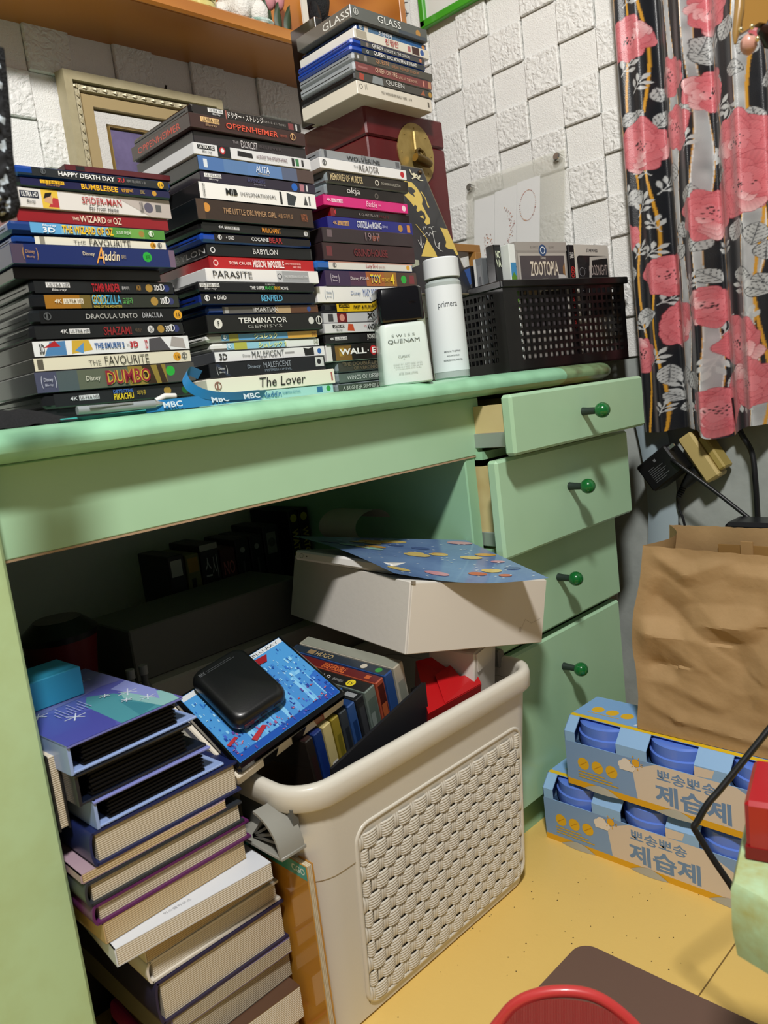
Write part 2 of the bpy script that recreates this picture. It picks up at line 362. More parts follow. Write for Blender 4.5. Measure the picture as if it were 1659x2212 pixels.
# ------------------------------------------------------------------ disc cases
def spine_build(o, L, D, T, els, base, kind, u0=.0, u1=1.0):
    p = Paint((-L / 2, 0, 0), (1, 0, 0), (0, 0, 1), (0, -1, 0))
    if base:
        in_ = .0006 if kind == 's' else .0012
        p.rect(u0 * L + in_, u1 * L - in_, in_, T - in_, base)
    q = Paint((-L / 2, 0, 0), (1, 0, 0), (0, 0, 1), (0, -1, 0)); q.h = .0011
    s = Paint((-L / 2, D, 0), (0, -1, 0), (0, 0, 1), (-1, 0, 0))
    for e in els:
        k = e[0]
        if k == 't':
            _, t, x0, x1, z0, z1, c = e[:7]; q.text(t, x0 * L, x1 * L, z0 * T, z1 * T, c, e[7] if len(e) > 7 else .004, shear=e[8] if len(e) > 8 else 0)
        elif k == 'r': p.rect(e[1] * L, e[2] * L, e[3] * T, e[4] * T, e[5])
        elif k == 'c': p.disc(e[1] * L, e[2] * T, e[3] * T, e[4])
        elif k == 'o': p.ring(e[1] * L, e[2] * T, e[3] * T, e[3] * T * .3, e[4])
        elif k == 'p': p.poly([(x * L, z * T) for x, z in e[1]], e[2])
        elif k == 'u':   # format badge: plate with two lines of lettering
            x0, x1, bg, fg, low_ = e[1:6]
            p.rect(x0 * L, x1 * L, .48 * T, .84 * T, bg); q.text('ULTRA HD', (x0 + .008) * L, (x1 - .008) * L, .54 * T, .78 * T, fg, .006)
            q.text('Blu-ray', (x0 + .03) * L, (x1 - .03) * L, .18 * T, .40 * T, low_, .006, shear=.2)
        elif k == 'k':   # 4K badge
            x0, x1, c, bg = e[1:5]; w = x1 - x0
            q.text('4K', x0 * L, (x0 + w * .25) * L, .40 * T, .66 * T, c, .01); p.rect((x0 + w * .31) * L, x1 * L, .36 * T, .70 * T, c)
            q.text('ULTRA HD', (x0 + w * .34) * L, (x1 - w * .03) * L, .42 * T, .64 * T, bg, .006)
        elif k == 'b':   # disc format mark
            q.ring(e[1] * L, .55 * T, .26 * T, .06 * T, e[2]); q.rect((e[1] - .008) * L, (e[1] + .002) * L, .38 * T, .80 * T, e[2])
        elif k == 'd':   # small double-bracket mark with two words
            x, c = e[1], e[2]; q.text('Disney', (x - .025) * L, (x + .025) * L, .48 * T, .70 * T, c, .002); q.text('Blu-ray', (x - .022) * L, (x + .022) * L, .28 * T, .42 * T, c, .002)
            q.text('(', (x - .042) * L, (x - .034) * L, .2 * T, .8 * T, c, 0); q.text(')', (x + .034) * L, (x + .042) * L, .2 * T, .8 * T, c, 0)
        elif k == 'S':   # lettering on the left end of the box
            _, t, y0, y1, z0, z1, c = e[:7]; s.text(t, y0 * D, y1 * D, z0 * T, z1 * T, c, .004)
    p.build('spine_print', o); q.build('title_lettering', o); s.build('side_lettering', o)

BLUE = '#15408f'; BLK = '#0c0c0e'; CLR = '#5c666c'
ORD = ['topmost', 'second', 'third', 'fourth', 'fifth', 'sixth', 'seventh', 'eighth', 'ninth', 'tenth', 'eleventh', 'twelfth', 'thirteenth', 'fourteenth', 'fifteenth', 'sixteenth', 'seventeenth', 'eighteenth', 'nineteenth', 'twentieth', 'twenty-first', 'twenty-second', 'lowest']
def disc_case(geo, kind, body, base, els, label, group, yaw=0., u=(0, 1)):
    xc, y, z0, T, L = geo; D = .136 if kind != 'w' else .14
    T -= .0005
    b = .0009 if kind == 's' else .0032
    me = MB().box(-L / 2, L / 2, 0, D, 0, T, b)
    if kind == 'b':   # lid gap along the side of the plastic case
        me.box(-L / 2 - .0004, -L / 2 + .001, .01, D - .004, T * .47, T * .53, 0, 1)
        mats = [mat(body, .16, coat=.5), mat('#0a0a0c', .6)]
    else: mats = [mat(body, .30, coat=.45)]
    o = link('disc_case', mesh_of('disc_case', me, mats, 30 if kind == 'b' else None), None, (xc, y, z0), (0, 0, yaw))
    spine_build(o, L, D, T, els, base, kind, *u)
    return tag(o, label, 'disc case', group)
W1 = '#f0f0ee'; GR = '#9a9a9a'; GOLD = '#d8b23a'; YEL = '#e8b62c'; RED = '#c8232c'
def rate(x, c=YEL): return ('c', x, .5, .36, c)
def t15(x): return ('t', '15', x - .014, x + .014, .36, .64, '#1a1a10', .01)
LEFT = [
 ('b', BLUE, '#24272a', [('b', .16, '#5a5e62'), ('t', 'HAPPY DEATH DAY', .25, .60, .30, .72, W1, .012), ('t', '2U', .62, .665, .30, .72, '#d8323a', .012), ('t', '해피 데스데이 2 유', .68, .81, .36, .66, '#8a8a8a'), rate(.92), t15(.92)], 'black and dark blue case with white capital title', (.09, .985)),
 ('b', '#1a1c22', '#1e1d45', [('u', .15, .29, YEL, '#221a08', '#b98b2a'), ('t', 'BUMBLEBEE', .39, .62, .2, .78, '#f0b81e', .02), ('t', '범블비', .645, .72, .3, .7, '#e0a81e'), ('c', .87, .5, .3, '#c09030'), ('t', '2DISC', .77, .80, .3, .7, '#b8a050')], 'dark navy case with yellow title and yellow format badge', (.03, .985)),
 ('s', '#d9d6d2', '#d6d3cf', [('u', .02, .13, '#23283a', W1, '#1a1a1a'), ('r', .145, .245, .02, .98, '#d9b640'), ('p', [(.18, .1), (.245, .1), (.245, .55), (.215, .6)], '#b0353a'), ('p', [(.16, .35), (.205, .25), (.21, .7), (.17, .75)], '#c99d78'), ('p', [(.155, .5), (.17, .8), (.21, .85), (.2, .65)], '#1c1512'), ('p', [(.6, 1), (.85, .0), (1, 0), (1, 1)], '#b5aca6'), ('t', 'SPIDER-MAN', .39, .65, .42, .78, '#a83838', .01), ('t', 'Far From Home', .43, .62, .10, .34, '#222222', .004, .15), ('t', 'COLUMBIA', .775, .80, .2, .8, '#444444'), ('c', .84, .5, .28, '#5b5768'), ('r', .89, .93, .3, .7, '#5a5a5a')], 'thick pale silver case with red title and yellow portrait square', (0, 1)),
 ('s', '#7e1620', '#8c1a22', [('t', 'THE', .33, .375, .36, .60, '#e9d9c0', .004), ('t', 'WIZARD', .38, .55, .24, .76, '#e9d9c0', .006), ('t', 'OF', .56, .59, .34, .58, '#e9d9c0'), ('t', 'OZ', .60, .655, .22, .76, '#e9d9c0', .006)], 'dark red glossy box with cream capital title', (0, 1)),
 ('b', '#1c3a74', '#7ab2cf', [('r', .60, .985, .08, .92, '#4f8a3a'), ('r', .74, .84, .08, .92, '#6aa048'), ('r', .12, .30, .08, .92, '#5c9fcf'), ('t', 'Blu-ray', .19, .27, .60, .82, W1, .004, .2), ('t', '3D', .19, .26, .16, .56, W1, .02), ('t', 'THE WIZARD OF OZ', .305, .625, .18, .82, '#7c1c1c', .05), ('t', 'THE WIZARD OF OZ', .305, .625, .18, .82, '#f2cf2e', .012), ('t', '오즈의 마법사', .645, .745, .35, .65, '#e8f0e0'), ('c', .82, .5, .28, '#9a7d3a'), ('b', .885, '#dfe8da')], 'sky blue and green case with yellow title and clear blue ends', (.12, .985)),
 ('b', '#1b3c7c', '#dfdbc9', [('r', .155, .185, .12, .88, '#8a8678'), ('t', 'THE', .355, .43, .25, .60, '#33312c', -.004), ('t', 'FAVOURITE', .455, .725, .18, .84, '#33312c', -.004), rate(.885, '#d99a2a'), t15(.885), ('b', .93, '#555')], 'cream case with blue plastic end and dark title, in the upper half of left stack', (.12, .985)),
 ('s', '#19224e', '#1b2a62', [('r', 0, .07, .03, .97, '#4a3f52'), ('d', .10, '#b98f55'), ('t', 'Disney', .40, .47, .45, .70, '#e2d3b0', -.002), ('t', 'A', .475, .525, .12, .98, '#e8a24a', .0, .2), ('t', 'laddin', .52, .62, .28, .78, '#f2e0b8', .006, .15), ('t', '알라딘', .635, .665, .40, .60, '#b9a77a'), ('c', .81, .55, .27, '#28a83a'), ('t', '전체', .795, .825, .44, .68, '#0d4a18'), ('r', .96, 1, .03, .97, '#6d5a70')], 'deep blue box with glowing cream script title and green sticker', (0, 1)),
 ('s', '#17120f', '#1a1411', [], 'plain blackish brown thin box', (0, 1)),
 ('b', '#16181a', '#191b1d', [('u', .10, .25, '#d9d9d9', '#111111', '#cfcfcf'), ('t', 'TOMB RAIDER', .39, .58, .18, .78, '#b3202a', .02), ('t', '툼레이더', .595, .645, .34, .60, '#c9c9c9'), ('t', 'MGM', .70, .73, .3, .7, '#a07a3a'), ('c', .795, .5, .3, '#a5833a'), ('t', '3D', .83, .865, .3, .7, '#d9d9d9', .02), ('b', .885, '#d9d9d9'), ('c', .925, .5, .28, '#22306a')], 'black case with distressed red capital title and white badge', (.02, .985)),
 ('b', '#17191b', '#2a2e26', [('r', .085, .30, .06, .94, '#9a6a1e'), ('r', .30, .37, .06, .94, '#6a5a28'), ('k', .14, .32, '#ddd5c0', '#5a3d10'), ('t', 'GODZILLA', .375, .47, .30, .94, '#e0c040', .012), ('t', 'GODZILLA', .375, .565, .30, .94, '#4aa7d0', .012), ('t', 'KING OF THE MONSTERS', .38, .565, .08, .24, '#d0b848'), ('t', '고질라', .575, .645, .3, .75, '#5fb45a'), ('c', .80, .5, .3, '#a5833a'), ('t', '3D', .84, .87, .3, .7, '#d9d9d9', .02), ('b', .885, '#d9d9d9'), ('c', .92, .5, .25, '#343a6a')], 'case with amber left half and blue-yellow block title', (.08, .985)),
 ('b', '#1d2022', '#101214', [('b', .10, '#55585a'), ('t', 'DRACULA UNTO', .33, .665, .32, .66, '#b9b9b6', -.004), ('r', .675, .985, .06, .94, '#0a0b0d'), ('t', 'DRACULA', .70, .84, .32, .68, '#c9cbd0', -.004), rate(.955, '#dba12a'), t15(.955)], 'black case with thin spaced silver title and orange sticker', (.05, .985)),
 ('b', '#17181a', '#1a1c1d', [('k', .17, .35, '#d5d5d5', '#1a1a1a'), ('t', 'SHAZAM!', .435, .615, .18, .76, '#8e2226', .014), ('t', '샤잠!', .635, .685, .3, .62, '#5a4a3a'), ('c', .75, .5, .26, '#d9d9d9'), ('t', 'DC', .738, .762, .36, .64, '#111111', .02), ('c', .82, .5, .28, '#a5833a'), ('t', '3D', .85, .88, .28, .70, '#d9d9d9', .02), ('b', .895, '#d9d9d9'), ('c', .93, .5, .26, '#2c3468')], 'black case with dark red exclaiming title', (.02, .985)),
 ('s', '#26221f', '#dfe1e2', [('t', '3D', .035, .065, .2, .8, '#3a3a3a', .02), ('p', [(.06, .05), (.19, .05), (.19, .95), (.10, .9)], '#4d7fae'), ('p', [(.06, .55), (.13, .98), (.16, .6)], '#a8242a'), ('p', [(.22, .1), (.35, .3), (.33, .95), (.23, .95)], '#c9a43a'), ('p', [(.24, .3), (.29, .1), (.30, .8)], '#5a8fc0'), ('t', 'THE SMURFS 2', .36, .55, .34, .72, '#2f5a94', .03), ('t', 'in', .565, .58, .45, .62, '#333333'), ('t', '3D', .585, .64, .32, .74, '#b3202a', .03), ('t', '3D', .685, .705, .2, .8, '#b3202a', .02), ('p', [(.71, .05), (.86, .05), (.80, .95), (.72, .85)], '#4c4a4e'), ('p', [(.86, .3), (.97, .1), (.96, .8), (.88, .95)], '#a39d9a')], 'white box with blue and red cartoon blotches beside its title', (0, 1)),
 ('s', '#2a2724', '#dcd6bf', [('r', .02, .055, .12, .88, '#5c574b'), ('t', 'THE', .315, .39, .24, .58, '#37342c', -.004), ('t', 'FAVOURITE', .415, .70, .16, .84, '#37342c', -.004), rate(.90, '#d99a2a'), t15(.90), ('b', .95, '#555')], 'cream box with dark end and dark title, in the lower half of left stack', (0, 1)),
 ('s', '#2b2a30', '#5e6452', [('r', 0, .12, .02, .98, '#4a4d63'), ('r', .12, .24, .02, .98, '#4e5a5c'), ('r', .55, .80, .02, .98, '#8f7a34'), ('p', [(.67, .02), (.73, .02), (.70, .98), (.64, .98)], '#3a2a1a'), ('p', [(.76, .02), (.80, .02), (.77, .98), (.74, .98)], '#3a2a1a'), ('r', .80, 1, .02, .98, '#4c4a46'), ('d', .07, '#c9cbd8'), ('t', 'Disney', .285, .37, .35, .66, '#d9d6c4', .0), ('t', 'DUMBO', .405, .69, .14, .86, '#d0b23c', .06), ('t', 'DUMBO', .405, .69, .14, .86, '#8e2233', .016), ('c', .83, .62, .26, '#28a83a')], 'thick box in muted yellow and violet with big red title', (0, 1)),
 ('b', '#1c1d1f', '#202224', [('k', .16, .34, '#d5d5d5', '#1a1a1a'), ('t', 'DETECTIVE', .43, .56, .62, .86, '#3f6ab0', .03), ('t', 'PIKACHU', .43, .56, .16, .60, '#e6c62c', .02), ('t', '피카츄', .585, .645, .35, .70, '#c9aa3a'), ('c', .80, .5, .3, '#a5833a'), ('c', .93, .45, .3, '#1d5a24')], 'black case with small yellow title, lowest of the left stack', (.06, .985)),
]
MID = [
 ('b', '#15100f', '#221a18', [('u', .15, .275, '#e4e4e2', '#111111', '#c9c9c9'), ('r', .295, .305, .1, .9, '#a05a50'), ('t', 'ドクター・ストレンジ', .31, .62, .22, .80, '#d9d5d0', .008), ('t', 'マルチバース・オブ・マッドネス', .62, .83, .34, .60, '#a9a5a0', .0), ('r', .86, .91, .2, .8, '#7a3a3c'), ('r', .93, .945, .2, .8, '#c9c9c9')], 'black case with white brushy foreign lettering', (.02, .985)),
 ('s', '#2b1a17', '#3a221e', [('u', .085, .235, '#d9b37c', '#281a10', '#a8896a'), ('t', 'OPPENHEIMER', .285, .735, .30, .70, '#e2553c', .006), ('t', '오펜하이머', .75, .82, .38, .58, '#a8503c'), ('b', .875, '#c9a070'), ('S', 'OPPENHEIMER', .12, .85, .25, .7, '#b8402c')], 'dark brown box with glowing orange title', (0, 1)),
 ('s', '#17151a', '#2c2527', [('t', 'THE', .32, .37, .45, .66, '#8a8486', -.004), ('t', 'EXORCIST', .39, .535, .22, .76, '#c9c3c4', -.002), ('t', 'BELIEVER', .555, .76, .42, .62, '#4a4244', -.006)], 'dark grey wrapped box with narrow pale title', (0, 1)),
 ('s', '#c6c8ca', '#d5d6d7', [('u', .03, .165, '#26282a', W1, '#2a2a2a'), ('r', .185, .29, .02, .98, '#15171a'), ('c', .225, .6, .3, '#b3262c'), ('c', .225, .6, .18, '#d9d9d9'), ('p', [(.345, .35), (.475, .3), (.47, .7), (.35, .8)], '#1d1a1c'), ('t', 'ACROSS THE SPIDER-VERSE', .50, .775, .38, .66, '#5a2a35', .004), ('r', .82, .845, .15, .85, '#222222'), ('r', .855, .885, .2, .82, '#3a7a4a'), ('r', .91, .93, .2, .8, '#333333')], 'silvery white box with black smeared logo', (0, 1)),
 ('s', '#101318', '#5a7dae', [('r', .0, .2, .02, .98, '#4a6fa6'), ('r', .20, .40, .02, .98, '#587aa8'), ('r', .70, .84, .02, .98, '#566079'), ('r', .84, 1, .02, .98, '#503f3a'), ('r', .04, .07, .2, .8, '#d0d8e0'), ('t', 'ALITA', .465, .585, .32, .80, '#e8eef4', .0), ('t', 'BATTLE ANGEL', .48, .58, .16, .26, '#c9b070')], 'slate blue box with thin white slanted title', (0, 1)),
 ('s', '#191521', '#2a2233', [('u', .03, .165, '#e4e4e2', '#111111', '#c9c9c9'), ('t', 'AVENGERS', .38, .53, .45, .82, '#3f3f66', .02), ('t', 'ENDGAME', .43, .53, .22, .36, '#8a8598', .0), ('c', .80, .5, .38, '#1d5fb8'), ('r', .85, .89, .15, .85, '#a8707a'), ('r', .91, .925, .2, .8, '#c9c9c9')], 'dark violet box with bright blue round sticker', (0, 1)),
 ('s', '#17181a', '#e9e8e4', [('t', 'ULTRAHD', .025, .045, .1, .9, '#222'), ('t', 'MIB', .205, .30, .36, .72, '#141414', .05), ('t', 'INTERNATIONAL', .325, .63, .38, .60, '#3a3a3a', -.004), ('r', .665, .685, .1, .9, '#222222'), ('p', [(.73, .1), (.79, .1), (.82, .7), (.73, .9)], '#33383c'), ('p', [(.88, .2), (.92, .2), (.90, .8)], '#444444'), ('r', .93, .945, .2, .8, '#666666')], 'bright white box with bold black and thin spaced title', (0, 1)),
 ('s', '#0f1216', '#372820', [('c', .075, .6, .22, '#c98a3a'), ('t', 'THE LITTLE DRUMMER GIRL', .20, .65, .36, .64, '#b9926a', -.002), ('t', '리틀 드러머 걸', .67, .80, .38, .62, '#a8805a'), ('r', .0, .06, .02, .98, '#4a382c'), ('t', 'WATCHA', .88, .94, .3, .7, '#a85f3a')], 'thickest brown box with orange round sticker', (0, 1)),
 ('b', '#101012', '#151312', [('k', .15, .33, '#d5d5d5', '#1a1a1a'), ('t', 'MALIGNANT', .525, .695, .26, .80, '#e0922c', .006), ('c', .94, .5, .3, '#cfcfcf'), ('t', 'W', .93, .95, .36, .62, '#111111')], 'slim black case with orange capital title', (.02, .985)),
 ('b', '#17409c', '#171112', [('b', .15, '#dcdcdc'), ('t', '+ DVD', .20, .27, .35, .72, '#dcdcdc', .01), ('t', 'COCAINE', .42, .575, .36, .76, '#d9d9d9', .02), ('t', 'BEAR', .58, .70, .26, .86, '#a52a2e', .012)], 'bright blue plastic case with black spine and red scrawl', (.10, .985)),
 ('s', '#111113', '#101012', [('o', .055, .5, .24, '#dcdcdc'), ('t', 'BABYLON', .41, .645, .30, .74, '#e0e0de', .0), ('r', .985, .99, .05, .95, '#444444'), ('S', 'BABYLON', .3, .98, .25, .72, '#d0d0d0')], 'black steel box with even white capital title', (.03, 1)),
 ('s', '#8c1218', '#b01a1e', [('o', .055, .5, .24, '#e8c8c0'), ('t', 'TOM CRUISE', .165, .37, .40, .64, '#f2e0d8', .004), ('t', 'MISSION: IMPOSSIBLE', .385, .685, .22, .82, '#f2e8e4', .02), ('t', 'DEAD RECKONING', .695, .855, .54, .70, '#f2d0c8'), ('t', 'PART ONE', .77, .855, .26, .42, '#f2d0c8')], 'bright red steel box with white title', (.03, 1)),
 ('s', '#dcdddc', '#e8e8e6', [('t', 'PARASITE', .05, .375, .30, .80, '#17181a', -.002), ('r', .60, .90, .06, .94, '#9fa2a4'), ('r', .60, .65, .06, .94, '#c4c6c8'), ('o', .625, .5, .24, '#3a3c40'), ('t', 'THE CRITERION COLLECTION', .665, .885, .40, .60, '#e0e2e2', -.002)], 'white rounded box with large thin black title and grey block', (0, 1)),
 ('b', '#0d0d10', '#131116', [('u', .02, .17, '#dcdcda', '#111111', '#c9c9c9'), ('t', 'THE SUPER', .41, .53, .25, .58, '#e4e4e4', .012), ('t', 'MARIO', .535, .61, .25, .60, '#3aa84a', .014), ('t', 'BROS.', .615, .665, .25, .58, '#d9a82c', .014), ('t', 'MOVIE', .67, .735, .25, .55, '#e4e4e4', .012), ('t', 'ILLUMINATION', .54, .62, .68, .84, '#b9b9b9')], 'black case with small multicoloured title', (0, .99)),
 ('b', '#152a72', '#121115', [('b', .05, '#e4e4e4'), ('t', '+ DVD', .10, .20, .40, .75, '#e4e4e4', .01), ('t', 'RENFIELD', .49, .675, .26, .78, '#5fb4dc', .014)], 'black case with icy blue jagged title and navy side', (0, .99)),
 ('b', '#1a3f86', '#5f5d58', [('r', .58, .72, .06, .94, '#b39a72'), ('r', .72, .985, .06, .94, '#5d3d28'), ('r', .145, .175, .15, .85, '#a8a8a4'), ('t', 'THE', .375, .395, .2, .75, '#c9c9c6'), ('t', 'MARTIAN', .40, .60, .24, .76, '#dcdcd8', -.004), ('c', .895, .5, .3, '#2f4a8a')], 'slim case fading from grey to rust with blue plastic end', (.12, .985)),
 ('s', '#0f0f10', '#161615', [('c', .085, .5, .28, '#d9d8d0'), ('t', 'P', .078, .092, .36, .64, '#222222', .02), ('t', 'TERMINATOR', .25, .665, .48, .80, '#dededa', .012), ('t', 'GENISYS', .315, .615, .20, .38, '#9a9a96', .002), ('c', .895, .55, .22, '#cfcfca'), ('b', .965, '#cfcfca')], 'thick black box with wide white futuristic title', (0, 1)),
 ('b', '#d9dad6', '#5f9fce', [('r', .18, .26, .08, .92, '#a9a23c'), ('r', .70, .985, .08, .92, '#d2a244'), ('t', 'シュレック', .39, .60, .18, .86, '#dfe4a8', .03), ('b', .14, '#e4eef4'), ('t', 'DVD', .93, .975, .3, .7, '#6a3a1a', .01)], 'white slim case with blue and gold printed spine', (.11, .985)),
 ('b', '#dcdeda', '#8fc4d8', [('r', .19, .30, .08, .92, '#b0b24c'), ('r', .65, .985, .08, .92, '#dfe6e2'), ('t', 'シュレック 2', .40, .66, .18, .86, '#d8e08a', .03), ('b', .145, '#e4eef4'), ('t', 'DVD', .93, .975, .3, .7, '#6a6a3a', .01)], 'white slim case with pale blue printed spine', (.12, .985)),
 ('s', '#4a4c50', '#e4e6e6', [('t', '3D', .035, .10, .2, .8, '#2a2a2a', .02), ('t', 'Disney', .23, .295, .34, .62, '#444444', .0), ('t', 'MALEFICENT', .31, .60, .24, .84, '#33383c', -.004), ('r', .61, .70, .4, .6, '#9a9a9a'), ('p', [(.80, .1), (.89, .1), (.89, .95), (.84, .8), (.79, .9)], '#17181a'), ('c', .945, .5, .28, '#2a62a8')], 'white box with thin black title and blue sticker', (0, 1)),
 ('s', '#0b0c10', '#14161d', [('d', .095, '#dcdcdc'), ('t', 'Disney', .30, .405, .40, .72, '#9aa4b4', .0), ('t', 'MALEFICENT', .435, .675, .44, .84, '#9aa0ac', -.004), ('t', 'MISTRESS OF EVIL', .44, .675, .18, .34, '#7d8796', .0), ('r', .905, .985, .25, .92, '#c9cac8'), ('c', .94, .6, .2, '#222226'), ('p', [(.05, .9), (.08, .9), (.16, .1), (.13, .1)], '#2c3448')], 'black box with dull silver thin title', (0, 1)),
 ('s', '#e2ddcc', '#e9e4d2', [('b', .07, '#8a5a4a'), ('t', 'The Lover', .365, .735, .22, .82, '#1d1c1a', .0, .18), ('r', .965, .98, .2, .8, '#a8605a')], 'long cream box with large slanted black title', (0, 1)),
 ('s', '#a9d5cf', '#a4d4cf', [('t', 'Disney', .30, .36, .3, .65, '#3f7f96', .0), ('t', 'Aladdin', .38, .54, .25, .85, '#2f6f98', .014), ('t', 'DIAMOND EDITION', .55, .70, .45, .70, '#4f8fa0'), ('r', .85, .90, .2, .85, '#2f6f98'), ('c', .955, .55, .32, '#2f9a48')], 'pale aqua box lying on the desktop', (0, 1)),
]
